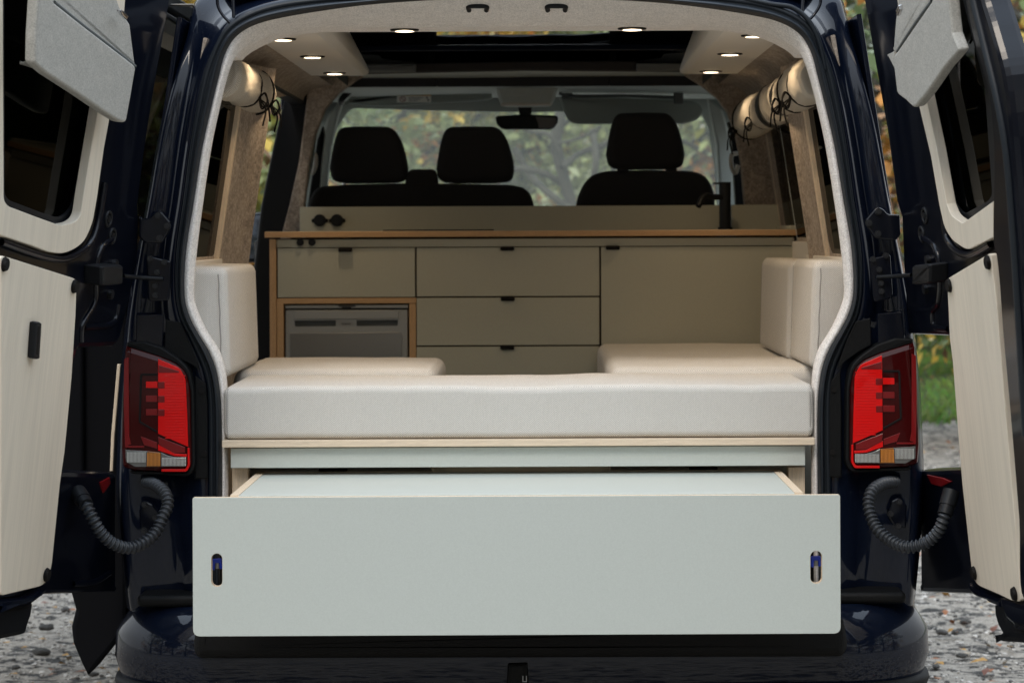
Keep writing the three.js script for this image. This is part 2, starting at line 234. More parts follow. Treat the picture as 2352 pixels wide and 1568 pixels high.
// ---------------------------------------------------------------- trees beyond the van
{
  const leafMat = new THREE.MeshPhysicalMaterial({ color: 0xffffff, roughness: 0.85, vertexColors: true, side: THREE.DoubleSide, transmission: 0.35, thickness: 0 });
  const bark = std(C(0.075, 0.07, 0.055), 0.95, { bumpMap: feltBump, bumpScale: 0.01 });
  function crown(s, n, blobs, leaf, cols) {          // leaves in clumps through the crown's volume
    seed = s; const pos = [], col = [], nor = [];
    const clumps = []; for (let k = 0; k < blobs.n; k++) { const a = rr(0, 6.28), u = Math.pow(rnd(), 0.6), h = rnd(); const w = blobs.r * (0.35 + 0.65 * Math.sin(Math.PI * Math.min(1, h * 0.85 + 0.12))); clumps.push([Math.cos(a) * u * w, blobs.y0 + h * (blobs.y1 - blobs.y0), Math.sin(a) * u * w, rr(0.35, 0.8) * blobs.c, cols[Math.floor(rnd() * cols.length)]]); }
    for (let i = 0; i < n; i++) {
      const c = clumps[Math.floor(rnd() * clumps.length)], d = V(rr(-1, 1), rr(-1, 1), rr(-1, 1)).multiplyScalar(c[3]), p = V(c[0] + d.x, Math.max(0.1, c[1] + d.y * 0.7), c[2] + d.z);
      const q = new THREE.Quaternion().setFromEuler(new THREE.Euler(rr(-1, 1), rr(0, 6.28), rr(-1, 1))), L = leaf * rr(0.6, 1.3), v = rr(0.65, 1.35), k = rnd() < 0.15 ? cols[Math.floor(rnd() * cols.length)] : c[4];
      const P = [V(-L, 0, 0), V(0, L * 0.2, -L * 0.55), V(0, L * 0.2, L * 0.55), V(L, 0, 0)].map((w) => w.applyQuaternion(q).add(p)), N = V(0, 1, 0).applyQuaternion(q);
      for (const t of [0, 2, 1, 3, 1, 2]) { pos.push(P[t].x, P[t].y, P[t].z); nor.push(N.x, N.y, N.z); col.push(k[0] * v, k[1] * v, k[2] * v, 1); }
    }
    const g = new THREE.BufferGeometry(); g.setAttribute('position', new THREE.Float32BufferAttribute(pos, 3)); g.setAttribute('normal', new THREE.Float32BufferAttribute(nor, 3)); g.setAttribute('color', new THREE.Float32BufferAttribute(col, 4));
    return g;
  }
  const limbs = (s, h, r) => { seed = s; const out = [new THREE.CylinderGeometry(r * 0.35, r, h, 9, 4).translate(0, h / 2, 0)]; for (let k = 0; k < 9; k++) { const y = h * rr(0.2, 0.9), a = rr(0, 6.28), L = h * rr(0.2, 0.45), q = [V(0, y, 0), V(Math.cos(a) * L * 0.5, y + L * 0.35, Math.sin(a) * L * 0.5), V(Math.cos(a + 0.3) * L, y + L * 0.6, Math.sin(a + 0.3) * L)]; out.push(tube(q, r * 0.22, 8, 5)); } return out; };
  const G = [0.16, 0.23, 0.08], PG = [0.37, 0.43, 0.19], YG = [0.55, 0.53, 0.14], Y = [0.72, 0.50, 0.08], O = [0.56, 0.25, 0.05], B = [0.17, 0.085, 0.035], D = [0.05, 0.075, 0.025];
  const kinds = [
    { label: 'pale green tree with yellow leaf tips', g: crown(5, 9000, { n: 60, r: 2.6, y0: 0.7, y1: 6.2, c: 0.9 }, 0.085, [PG, PG, YG, Y, YG, G]), t: limbs(6, 5.2, 0.16) },
    { label: 'tree of yellow and orange autumn leaves', g: crown(15, 9000, { n: 60, r: 2.6, y0: 0.8, y1: 6.4, c: 0.85 }, 0.085, [Y, YG, O, PG, Y, B]), t: limbs(16, 5.4, 0.15) },
    { label: 'tree with grey green thinning leaves', g: crown(25, 7000, { n: 55, r: 2.7, y0: 0.6, y1: 6.0, c: 0.9 }, 0.08, [PG, YG, PG, [0.40, 0.44, 0.28]]), t: limbs(26, 5.0, 0.14) },
    { label: 'dark tree with brown and orange leaves', g: crown(35, 9000, { n: 60, r: 2.5, y0: 0.4, y1: 6.6, c: 0.85 }, 0.07, [D, D, O, B, G, Y]), t: limbs(36, 5.6, 0.2) },
  ];
  const made = [];
  const where = [ // kind, x, z, size, how it is told apart
    [0, -3.1, -19, 1.0, 'seen behind the passenger headrests'], [1, -1.7, -24, 1.15, 'seen through the windscreen above the passenger seats'], [2, 0.9, -26, 1.2, 'seen through the windscreen between the seats'], [2, 2.6, -22, 1.1, 'seen through the windscreen behind the driver headrest'],
    [1, -3.9, -17, 1.0, 'seen through the open side door'], [0, 0.2, -33, 1.5, 'far back in the middle of the windscreen'], [2, -4.4, -31, 1.5, 'far back at the left of the windscreen'],
    [3, 3.6, -10.5, 0.85, 'seen between the van and the right rear door'], [3, 5.4, -17, 1.2, 'standing beyond the right rear door'], [1, 4.4, -25, 1.3, 'far back beyond the right rear door'], [3, 7.6, -21, 1.3, 'at the far right edge of the wood'],
    [3, -7.2, -17, 1.2, 'at the far left edge of the wood'], [2, -8.0, -27, 1.5, 'far back at the left edge of the wood'], [0, 3.6, -36, 1.6, 'far back behind the driver seat'], [1, 8.5, -31, 1.6, 'deepest in the wood on the right'],
  ];
  const treeThing = (k) => { const t = thing('tree', '', 'tree', 'trees of the autumn wood'); part('trunk', kinds[k].t, bark, t); const c = new THREE.Mesh(kinds[k].g, leafMat); c.name = 'crown'; c.castShadow = c.receiveShadow = true; t.add(c); return t; };
  where.forEach(([k, x, z, s, how], i) => {
    let t; if (!made[k]) t = made[k] = treeThing(k); else { t = made[k].clone(); t.name = numbered('tree'); scene.add(t); }
    t.position.set(x, 0, z); t.rotation.y = i * 2.1; t.scale.setScalar(s); t.userData.label = `${kinds[k].label} ${how}`;
  });
  // the bare branching tree seen through the windscreen
  const z = -13.5, b = (pts, r) => tube(pts.map((p, i) => U(p[0], p[1], z + Math.sin(i * 2 + p[0]) * 0.15)), r, 16, 7);
  const bare = thing('bare_tree', 'bare grey tree with forking mossy branches in the middle of the windscreen', 'tree');
  const foot = U(1330, 560, z);
  part('trunk', [tube([V(foot.x + 0.1, 0, z), V(foot.x + 0.03, 0.7, z), U(1318, 500, z), U(1300, 425, z), U(1288, 380, z), U(1276, 330, z), U(1284, 280, z), U(1296, 200, z), U(1290, 90, z)], 0.05, 30, 9)], bark, bare);
  part('branch', [b([[1300, 430], [1255, 400], [1205, 388], [1150, 392]], 0.028)], bark, bare); part('branch', [b([[1290, 385], [1335, 350], [1395, 330], [1440, 300]], 0.026)], bark, bare);
  part('branch', [b([[1322, 490], [1275, 455], [1220, 405], [1180, 340]], 0.032)], bark, bare); part('branch', [b([[1284, 350], [1262, 310], [1215, 300], [1170, 270]], 0.022)], bark, bare); part('branch', [b([[1280, 300], [1318, 262], [1350, 215]], 0.02)], bark, bare); part('branch', [b([[1325, 520], [1352, 440], [1368, 380], [1362, 300]], 0.03)], bark, bare);
  part('branch', [b([[1276, 330], [1330, 318], [1380, 292]], 0.015)], bark, bare);
  // a thick dark trunk in the gap by the right rear door and undergrowth
  const dt = thing('dark_trunk_tree', 'thick dark tree trunk behind the gap at the right rear door', 'tree');
  part('trunk', [tube([V(3.1, 0, -16), V(3.1, 1, -16), U(1996, 200, -16), U(1992, 60, -16), U(1980, -200, -16)], 0.13, 20, 10)], bark, dt); part('branch', [tube([U(1998, 90, -16), U(1965, 62, -16.1), U(1930, 55, -16.2)], 0.025, 10, 6)], bark, dt);
  // the wood closes round the clearing behind the viewer too: it is what the paint mirrors
  for (let i = 0; i < 12; i++) { const a = (i / 11 - 0.5) * 2.9, t = made[3].clone(); t.name = numbered('tree'); scene.add(t); t.position.set(Math.sin(a) * 11.5, 0, 3 + Math.cos(a) * 10.5); t.rotation.y = i * 1.3; t.scale.set(1.25, 1.0 + 0.15 * Math.sin(i * 2.2), 1.25); t.userData.label = 'dark tree at the near edge of the clearing facing the van'; t.userData.group = 'trees round the clearing behind the viewer'; }
  const bush = kinds.map((k) => k.g), hedge = [];
  seed = 77; for (let i = 0; i < 26; i++) hedge.push([bush[[0, 2, 3, 1][i % 4]], rr(-11, 11), -25 - rr(0, 14), rr(0.7, 1.2)]);
  const h = mergeGeometries(hedge.map(([g, x, zz, s]) => g.clone().scale(s, s * 0.75, s).rotateY(x * 3).translate(x, -0.3, zz)));
  const hm = new THREE.Mesh(h, leafMat); hm.name = 'far_wood'; hm.userData = { kind: 'stuff', label: 'distant undergrowth closing the back of the autumn wood', category: 'undergrowth' }; hm.castShadow = hm.receiveShadow = true; scene.add(hm);
}

// ---------------------------------------------------------------- the van
const van = thing('camper_van', 'dark navy camper van with both rear doors open onto a fitted interior', 'camper van');
const XL = (Y) => 0.825 - (Y > CY - 0.1 ? 0.15 * (Y - CY) : -0.015);                   // half width of the lined interior at a height
const mir = (p) => V(2 * XC - p.x, p.y, p.z);
const rows = { // traced half outlines of the rear opening, top centre to sill: rubber outside, rubber inside, felt inside, body edge
  out: [[1190, -34], [1000, -28], [846, -10], [735, -6], [640, 6], [585, 22], [541, 44], [513, 69], [496, 99], [484, 126], [468, 168], [452, 241], [436, 340], [420, 467], [406, 567], [402.5, 640], [406, 695], [416, 735], [434, 772], [452, 812], [466, 846], [475, 880], [479, 925], [480, 1010], [480, 1129], [480, 1290], [480, 1400]],
  rub: [[1190, -6], [1000, 0], [846, 11], [738, 25], [650, 40], [600, 52], [563, 68], [538, 88], [522, 112], [512, 136], [503, 172], [486, 241], [464, 340], [444, 467], [428, 567], [423, 640], [425, 692], [437, 732], [456, 768], [480, 808], [495, 846], [502, 880], [507, 925], [509, 1010], [509, 1129], [509, 1290], [509, 1400]],
  felt: [[1190, 58, -0.135], [1000, 58, -0.135], [850, 60, -0.135], [740, 63, -0.135], [655, 74, -0.12], [610, 87, -0.09], [578, 102, -0.065], [555, 116, -0.045], [541, 130, -0.03], [532, 148, -0.02], [522, 178, -0.02], [506, 241, -0.02], [486, 335, -0.02], [466, 467, -0.02], [453, 567, -0.02], [447, 640, -0.02], [447, 690, -0.02], [459, 725, -0.02], [478, 764, -0.02], [504, 805, -0.02], [516, 840, -0.02], [521, 875, -0.02], [524, 925, -0.02], [524, 1010, -0.02], [524, 1129, -0.02], [524, 1290, -0.02], [524, 1400, -0.02]],
  sil: [[1190, -75, -0.2], [1000, -72, -0.2], [846, -65, -0.2], [735, -58, -0.2], [640, -50, -0.2], [560, -42, -0.2], [505, -32, -0.2], [470, -15, -0.19], [452, 0, -0.18], [441, 35, -0.165], [428, 86, -0.14], [400, 175, -0.10], [372, 290, -0.075], [342, 460], [322, 567], [309, 640], [300, 695], [294, 735], [290, 772], [286, 812], [283, 846], [280, 880], [277, 925], [274, 1010], [272, 1129], [284, 1290], [296, 1400]],
};
const NS = 160;
function profile(list, z0) { const c = new THREE.CatmullRomCurve3(list.map((p) => U(p[0], p[1], p[2] ?? z0)), false, 'centripetal'), h = []; for (let i = 0; i <= NS; i++) h.push(c.getPoint(i / NS)); return [...h.slice(1).reverse().map(mir), ...h]; }
const P0 = profile(rows.out, 0), P1 = profile(rows.rub, 0), P2 = profile(rows.felt, -0.02), P3 = profile(rows.sil, -0.06);
const mixRow = (A, B, t, dz = 0) => A.map((p, i) => p.clone().lerp(B[i], t).add(V(0, 0, dz)));
{
  const seal = [];   // outer lip, groove, round bulb
  for (let k = 0; k <= 14; k++) { const t = k / 14; seal.push(mixRow(P0, P1, t, t < 0.42 ? 0.004 + 0.004 * Math.sin(Math.PI * t / 0.42) : 0.002 + 0.022 * Math.sin(Math.PI * Math.min(1, (t - 0.42) / 0.58)))); }
  part('rubber_seal', loft(seal), M.rubber, van);
  const f = []; for (let k = 0; k <= 10; k++) { const t = k / 10; f.push(mixRow(P1, P2, t, 0.012 * Math.sin(Math.PI * t))); }
  for (let k = 1; k <= 3; k++) f.push(P2.map((p) => V(p.x + (p.y < CY + 0.42 ? Math.sign(p.x) * 0.02 * k : 0), p.y, p.z - 0.04 * k)));
  part('felt_trim', loft(f), M.felt, van);
  const b = [], out = (A, k, dz, dy = 0) => A.map((p) => V(p.x * k, p.y + dy, p.z + dz));
  for (const [t, dz] of [[-0.06, -0.03], [0, -0.004], [0.12, 0], [0.3, -0.014], [0.34, -0.024], [0.48, -0.02], [0.62, -0.012], [0.75, 0.004], [0.86, 0.012], [0.93, 0.018], [0.97, 0.012], [1, 0]]) b.push(mixRow(P0, P3, t, dz));
  b.push(out(P3, 1.012, -0.03), out(P3, 1.02, -0.1), out(P3, 1.022, -0.3));
  part('rear_body', loft(b), M.paint, van);
  // roof skin round the raised roof, and sides with their openings
  const yr = CY + 0.6;
  part('roof', [box(-0.72, 0.72, yr - 0.02, yr, -0.36, -0.05), box(-0.72, -0.56, yr - 0.02, yr, -1.9, -0.36), box(0.56, 0.72, yr - 0.02, yr, -1.9, -0.36), box(-0.74, 0.74, yr - 0.02, yr, -3.3, -1.9), box(-0.80, -0.70, yr - 0.08, yr - 0.012, -3.3, -0.3, 0.02), box(0.70, 0.80, yr - 0.08, yr - 0.012, -3.3, -0.3, 0.02)], M.paint, van);
}
// side walls: a felt lining and a painted skin, both cut by the same windows; z runs along the van
function sideWall(s, spec, far = 0) {
  const k = 0.15, at = (off) => { const v = V(-s * k, 1, 0).normalize(), u = V(0, 0, 1); return { o: V(s * (0.825 + far + off), CY, 0), u, v, n: u.clone().cross(v).multiplyScalar(-s).normalize() }; };
  const P = (z, h) => new THREE.Vector2(z, h * Math.hypot(1, k)), low = (off) => ({ o: V(s * (0.84 + off), CY, 0), u: V(0, 0, 1), v: V(0, 1, 0), n: V(-s, 0, 0) });
  const rect = (z0, z1, h0, h1) => [P(z0, h0), P(z1, h0), P(z1, h1), P(z0, h1)];
  const oval = (z0, z1, h0, h1) => { const r = roundPoly([[z0, h0, 0.06], [z1, h0, 0.06], [z1, h1, 0.06], [z0, h1, 0.06]]); return r.map((q) => P(q[0], q[1])); };
  for (const [z0, z1, holes] of spec.upper) {
    part('side_lining', slabUV(rect(z0, z1, -0.1, 0.47), at(0), 0.012, 0.003, holes.map((h) => oval(...h))), M.feltDark, van);
    part('side_skin', slabUV(rect(z0, z1, -0.1, 0.52), at(0.07), 0.012, 0.003, holes.map((h) => oval(h[0] - 0.01, h[1] + 0.01, h[2] - 0.01, h[3] + 0.01))), M.paint, van);
  }
  for (const h of spec.panes) {
    const e = 0.03; part('window_pane', slabUV(oval(h[0] - e, h[1] + e, h[2] - e, h[3] + e), at(-0.006), 0.005, 0.001), M.glassDark, van);
  }
  for (const [z0, z1] of spec.lower) { part('side_panel', box(s * (0.84 + far), s * (0.852 + far), 0.5, CY - 0.1, z0, z1), M.feltDark, van); part('side_skin', box(s * 0.90, s * 0.93, 0.3, CY - 0.1, z0, z1), M.paint, van); }
}
sideWall(-1, { upper: [[-1.375, -0.07, [[-0.74, -0.16, -0.055, 0.40]]]], panes: [[-0.74, -0.16, -0.055, 0.40]], lower: [[-1.43, -0.07]] });
sideWall(1, { upper: [[-1.12, -0.07, [[-0.72, -0.16, -0.055, 0.40]]]], panes: [[-0.72, -0.16, -0.055, 0.40]], lower: [[-1.12, -0.07]] });
sideWall(1, { upper: [[-2.62, -1.12, [[-2.14, -1.14, -0.015, 0.40]]]], panes: [[-2.14, -1.14, -0.015, 0.40]], lower: [[-3.4, -1.12]] }, 0.045);
{
  const slant = (s, z0, z1, h0, h1, w, t, mat, name) => { const X = (h) => s * (XL(CY + h) - 0.012); const p = [V(X(h0), CY + h0, 0), V(X(h1), CY + h1, 0)], v = p[1].clone().sub(p[0]).normalize(), u = V(0, 0, 1), n = u.clone().cross(v).multiplyScalar(s), L = p[1].distanceTo(p[0]); const pl = { o: p[0].clone().addScaledVector(n, t), u, v, n }; return part(name, slabUV([new THREE.Vector2(z0, 0), new THREE.Vector2(z1, 0), new THREE.Vector2(z1, L), new THREE.Vector2(z0, L)], pl, t + 0.02, w), mat, van); };
  for (const [s, q] of [[-1, [[0.02, -0.735], [-0.008, -0.745], [-0.040, -0.95], [-0.052, -0.97], [-0.058, -0.99], [-0.054, -1.01], [-0.02, -1.2], [0.02, -1.375]]], [1, [[0.02, -0.745], [-0.006, -0.755], [-0.014, -0.96], [-0.022, -0.98], [-0.024, -1.0], [-0.018, -1.03], [0.02, -1.115]]]]) part('window_pillar', loft([-0.12, 0, 0.12, 0.24, 0.36, 0.46].map((h) => q.map(([d, z]) => V(s * (XL(CY + h) - 0.012 + d), CY + h, z)))), M.feltDark, van);
  slant(-1, -0.735, -0.712, -0.1, 0.44, 0.003, 0.012, M.plyV, 'pillar_edge'); slant(1, -0.745, -0.722, -0.1, 0.44, 0.003, 0.012, M.plyV, 'pillar_edge');
  slant(1, -2.14, -2.12, -0.03, 0.44, 0.002, -0.034, M.plyV, 'window_edge'); slant(1, -1.70, -1.688, -0.03, 0.44, 0.002, -0.034, M.grey, 'window_divider');
  part('window_sill', [box(-0.86, -0.805, CY - 0.12, CY - 0.065, -0.75, -0.09), box(0.805, 0.86, CY - 0.12, CY - 0.065, -1.13, -0.09), box(0.845, 0.90, CY - 0.12, CY - 0.03, -2.14, -1.13)], M.panel, van);
  // felt coves between ceiling panels and windows
  for (const s of [-1, 1]) { const r = []; for (const z of [-0.1, -0.5, -1, -1.4, -1.9, -2.36]) r.push([[0.655, 0.502], [0.69, 0.498], [0.722, 0.488], [0.745, 0.468], [0.757, 0.44], ...(s < 0 && z < -1.42 ? [[0.757, 0.44]] : [[0.762, 0.40]])].map(([x, h]) => V(s * x, CY + h, z))); part('ceiling_cove', loft(r), M.feltDark, van); }
  part('door_rail', box(-0.80, -0.752, CY + 0.44, CY + 0.475, -2.42, -1.43, 0.006), M.black, van);
}
// header beam: underside behind the felt face, ceiling panels, pull loops
part('header', [box(-0.66, 0.66, CY + 0.5, CY + 0.56, -0.29, -0.142, 0.004)], M.felt, van);
for (const s of [-1, 1]) {
  const y = CY + 0.5, o = s * 0.505, g = box(Math.min(o, s * 0.68), Math.max(o, s * 0.68), y, y + 0.03, -1.85, -0.26, 0.004);
  const e = loft([[V(o, y, -1.85), V(o, y, -0.26)], [V(o - s * 0.012, y + 0.006, -1.85), V(o - s * 0.02, y + 0.016, -0.26)], [V(o - s * 0.014, y + 0.018, -1.85), V(o - s * 0.055, y + 0.055, -0.26)], [V(o + s * 0.05, y + 0.05, -1.85), V(o + s * 0.05, y + 0.07, -0.26)]]);
  const p = part('ceiling_panel', g, M.panel, van); part('panel_edge', e, M.panel, p);
}
for (const x of [1097, 1278]) { const p = (a, b, z = -0.03) => U(x + a, 16 + b, z); part('pull_loop', [tube([p(-20, 8, -0.05), p(-20, -1, -0.03), p(0, -2, -0.025), p(20, -1, -0.03), p(20, 8, -0.05)], 0.006, 30, 8)], M.black, van); }
part('load_floor', box(-0.84, 0.84, 0.52, 0.56, -3.4, -0.06), M.greyDark, van);

// raised fabric roof
{
  const z = -2.42, pz = planeZ(z), yb = CY + 0.5;
  const X0 = U(1003, 90, z).x, X1 = U(1400, 90, z).x, yt = U(1200, 79, z).y;
  part('roof_canvas', [box(-0.62, X0, yb, CY + 1.25, z - 0.02, z, 0.004), box(X1, 0.62, yb, CY + 1.25, z - 0.02, z, 0.004), box(X0, X1, yb, yt, z - 0.02, z, 0.004), box(X0, X1, CY + 1.0, CY + 1.25, z - 0.02, z, 0.004),
    loft([[V(-0.6, yb, z), V(-0.6, yb, -0.36)], [V(-0.6, CY + 1.25, z), V(-0.6, CY + 0.64, -0.36)]]), loft([[V(0.6, yb, z), V(0.6, yb, -0.36)], [V(0.6, CY + 1.25, z), V(0.6, CY + 0.64, -0.36)]])], M.canvas, van);
  const roll = (ya, yb2, r, sag) => { const q = []; for (let k = 0; k <= 12; k++) { const t = k / 12; q.push(U(1003 + 397 * t, ya + (yb2 - ya) * t + sag * Math.sin(Math.PI * t) + 1.2 * Math.sin(t * 17), z + 0.03)); } return tube(q, r, 48, 10); };
  part('canvas_roll', [roll(88, 82, 0.011, 3)], M.canvas, van); part('canvas_roll', [roll(112, 108, 0.02, 3)], M.canvas, van);
  const lid = loft([[V(-0.66, CY + 0.66, -0.25), V(0.66, CY + 0.66, -0.25)], [V(-0.66, CY + 1.28, -2.6), V(0.66, CY + 1.28, -2.6)], [V(-0.66, CY + 1.33, -2.6), V(0.66, CY + 1.33, -2.6)], [V(-0.66, CY + 0.72, -0.25), V(0.66, CY + 0.72, -0.25)], [V(-0.66, CY + 0.66, -0.25), V(0.66, CY + 0.66, -0.25)]]);
  part('raised_roof', lid, M.paint, van);
  for (const x of [990, 1408]) part('roof_strap', pbox(x - 8, 60, x + 8, 152, -2.1, 0.004, 0.001), M.black, van);
  part('roof_rim', slab([[940, 146], [1200, 141], [1470, 140], [1575, 148], [1575, 163], [1200, 160], [830, 168], [830, 150]], planeZ(-1.93), 0.06, 0.004), M.seat, van);
  for (const q of [[[806, 121], [870, 126], [878, 134], [955, 143], [955, 150], [806, 150]], [[1586, 117], [1526, 123], [1519, 132], [1462, 140], [1462, 147], [1586, 147]]]) part('hinge_cover', slab(q, planeZ(-1.98), 0.03, 0.004), M.greyDark, van);
  for (const q of [[[824, 146], [956, 146, 3], [954, 165], [832, 166]], [[1462, 144, 3], [1566, 144], [1562, 161], [1462, 164]]]) part('hinge_cover', slab(q, planeZ(-1.91), 0.03, 0.006), M.greyDark, van);
}

// cab: arch, pillars, headliner, windscreen, visors, mirror
{
  const tanL = [[837, 172], [815, 185], [776, 214], [745, 252], [722, 312], [708, 380], [698, 474], [690, 560]], tanR = [[1574, 172], [1610, 195], [1648, 225], [1672, 258], [1690, 309], [1702, 370], [1711, 470], [1718, 560]];
  const zt = -2.36, zb = -2.4;
  part('cab_arch', slab([...tanL, [640, 560], [664, 470], [686, 370], [700, 260], [705, 214], [680, 180], [700, 150], [840, 150]], planeZ(zt), 0.05, 0.006), M.feltDark, van);
  part('cab_arch', slab([...tanR, [1850, 560], [1815, 470], [1795, 370], [1762, 250], [1720, 170], [1690, 150], [1574, 150]], planeZ(zt), 0.05, 0.006), M.feltDark, van);
  part('door_pillar', slab([[661, 196], [640, 275], [623, 352], [598, 474], [583, 602], [570, 760], [560, 1000], [660, 1000], [668, 560], [690, 470], [712, 370], [726, 260], [735, 190]], planeZ(zb), 0.12, 0.012), M.black, van);
  const head = loft([[U(640, 148, -1.95), U(1240, 146, -1.95), U(1790, 146, -1.95)], [U(700, 178, -2.4), U(1220, 168, -2.3), U(1720, 172, -2.4)], [U(745, 235, -3.2), U(1215, 222, -3.2), U(1680, 228, -3.2)]]);
  part('headliner', head, M.grey, van);
  const pw = planeZ(-3.25), scr = [[798, 240, 20], [1000, 246], [1215, 250], [1400, 246], [1606, 234, 25], [1636, 290], [1650, 380], [1656, 475], [1656, 560], [735, 560], [735, 470], [748, 360], [765, 290]];
  part('windscreen_frame', slab([[690, 120], [1738, 120], [1738, 760], [690, 760]], pw, 0.06, 0.01, [[...scr.slice(0, 8), [1658, 540], [733, 540], ...scr.slice(10)]]), M.grey, van);
  { const g = loft([[U(700, 225, -3.3), U(1700, 225, -3.3)], [U(640, 620, -3.95), U(1760, 620, -3.95)]]); part('windscreen', g, M.screen, van); }
  part('cab_pillar', slab([[1625, 225], [1660, 250], [1682, 330], [1692, 420], [1697, 530], [1655, 530], [1652, 420], [1646, 330]], planeZ(-3.0), 0.05, 0.01), M.grey, van);
  part('cab_pillar', slab([[790, 225], [752, 262], [735, 330], [727, 420], [722, 530], [745, 530], [752, 420], [760, 340], [775, 270]], planeZ(-3.0), 0.05, 0.01), M.grey, van);
  for (const q of [[[741, 286, 8], [728, 320], [716, 400], [706, 470], [700, 560], [728, 560], [732, 470], [738, 380], [746, 310]], [[1672, 275, 8], [1690, 305], [1704, 370], [1712, 470], [1718, 560], [1690, 560], [1690, 470], [1684, 380], [1680, 320]]]) part('belt_pillar', slab(q, planeZ(-2.75), 0.05, 0.006), M.black, van);
  for (const [x, y, d] of [[714, 374, 1], [1690, 374, -1]]) part('belt_guide', [tube([U(x - 3 * d, y - 22, -2.6), U(x + 9 * d, y - 18, -2.58), U(x + 10 * d, y + 6, -2.58), U(x + 1 * d, y + 24, -2.6), U(x - 6 * d, y + 5, -2.6)], 0.008, 24, 8)], M.panel, van);
  // cab sides and floor in the dark, so that light comes in through glass only
  for (const s of [-1, 1]) { part('cab_door', [box(s * 0.86, s * 0.93, 0.4, CY - 0.02, -3.6, -2.45, 0.01), box(s * 0.78, s * 0.84, CY + 0.42, CY + 0.6, -3.5, -2.45, 0.01)], M.paint, van); part('door_window', loft([[V(s * 0.88, CY - 0.02, -3.45), V(s * 0.88, CY - 0.02, -2.5)], [V(s * 0.80, CY + 0.44, -3.3), V(s * 0.80, CY + 0.44, -2.5)]]), M.glass, van); }
  part('dashboard', [box(-0.8, 0.8, CY - 0.35, CY + 0.02, -3.32, -2.95, 0.05)], M.greyDark, van);
  const vis = (q, z) => slab(q, planeZ(z), 0.025, 0.01);
  const v1 = part('sun_visor', vis([[786, 238, 6], [806, 222], [850, 208], [960, 200], [1052, 194], [1066, 186], [1120, 182, 12], [1128, 200], [1131, 228, 10], [1108, 232], [880, 244]], -3.02), M.greyMid, van);
  const v2 = part('sun_visor', vis([[1283, 222, 8], [1440, 224], [1600, 232, 24], [1617, 250, 20], [1606, 275, 20], [1570, 284], [1310, 285, 30], [1298, 262]], -3.02), M.greyMid, van);
  part('visor_rod', [tube([U(1284, 214, -3.0), U(1300, 219, -3.0), U(1440, 220, -3.0), U(1565, 224, -3.0)], 0.006, 20, 8), pbox(1290, 213, 1316, 226, -3.0, 0.02, 0.004), pbox(1548, 211, 1570, 238, -2.99, 0.012, 0.006)], M.greyDark, v2);
  // printed warning sticker on the visor: a yellow strip, a red ring struck through, grey lines
  const cv = document.createElement('canvas'); cv.width = 256; cv.height = 72; const c = cv.getContext('2d');
  c.fillStyle = '#f4f4ee'; c.fillRect(0, 0, 256, 72); c.fillStyle = '#f0b400'; c.fillRect(0, 0, 256, 16); c.strokeStyle = '#7a1f1f'; c.lineWidth = 5; c.beginPath(); c.arc(44, 43, 21, 0, 7); c.stroke(); c.beginPath(); c.moveTo(30, 28); c.lineTo(59, 58); c.stroke();
  c.strokeStyle = '#555'; c.lineWidth = 4; for (let k = 0; k < 3; k++) { c.beginPath(); for (let x = 90; x < 200 - k * 20; x += 7) c.lineTo(x, 30 + k * 13 + (x * 7 % 5)); c.stroke(); } c.fillStyle = '#333'; c.fillRect(218, 26, 14, 12); c.fillRect(228, 46, 14, 12);
  const st = new THREE.CanvasTexture(cv); st.colorSpace = THREE.SRGBColorSpace;
  const a = U(911, 216, -3.012), b2 = U(990, 235, -3.012), pg = new THREE.PlaneGeometry(b2.x - a.x, a.y - b2.y).translate((a.x + b2.x) / 2, (a.y + b2.y) / 2, a.z), sm = new THREE.Mesh(pg, std(C(1, 1, 1), 0.6, { map: st })); sm.name = 'warning_sticker'; v1.add(sm);
  const con = part('roof_console', slab([[1128, 172, 6], [1285, 171, 6], [1281, 205], [1272, 234, 12], [1262, 244, 8], [1160, 245, 8], [1148, 236, 12], [1138, 205]], planeZ(-2.85), 0.06, 0.012), M.grey, van);
  part('console_tray', slab([[1160, 190, 4], [1251, 190, 4], [1249, 219, 6], [1163, 220, 6]], planeZ(-2.845), 0.006, 0.003), M.grey, con); part('console_lamp', pbox(1150, 236, 1266, 243, -2.84, 0.02, 0.004), M.panel, con);
  const mr = part('rear_mirror', slab([[1137, 266, 8], [1200, 262], [1283, 265, 8], [1281, 282], [1270, 297, 10], [1152, 297, 12], [1140, 284]], planeZ(-3.02), 0.035, 0.008), M.black, van);
  part('mirror_stem', slab([[1189, 244], [1222, 244], [1220, 268], [1194, 268]], planeZ(-3.03), 0.04, 0.006), M.black, mr); part('mirror_glass', slab([[1230, 268], [1279, 270, 5], [1276, 284], [1267, 294, 8], [1238, 294], [1236, 284]], planeZ(-3.014), 0.004, 0.001), std(C(0.14, 0.12, 0.11), 0.2), mr);
  const wm = part('wing_mirror', slab([[566, 490, 6], [606, 486, 8], [606, 602, 14], [566, 604]], planeZ(-3.5), 0.09, 0.02), M.black, van); part('mirror_glass', slab([[568, 497, 6], [600, 495, 6], [600, 592, 10], [568, 594]], planeZ(-3.488), 0.01, 0.002), M.mirror, wm);
  part('grab_handle', [tube([U(784, 236, -2.95), U(786, 226, -2.9), U(806, 206, -2.9), U(814, 205, -2.95)], 0.012, 20, 8)], M.black, van);
}
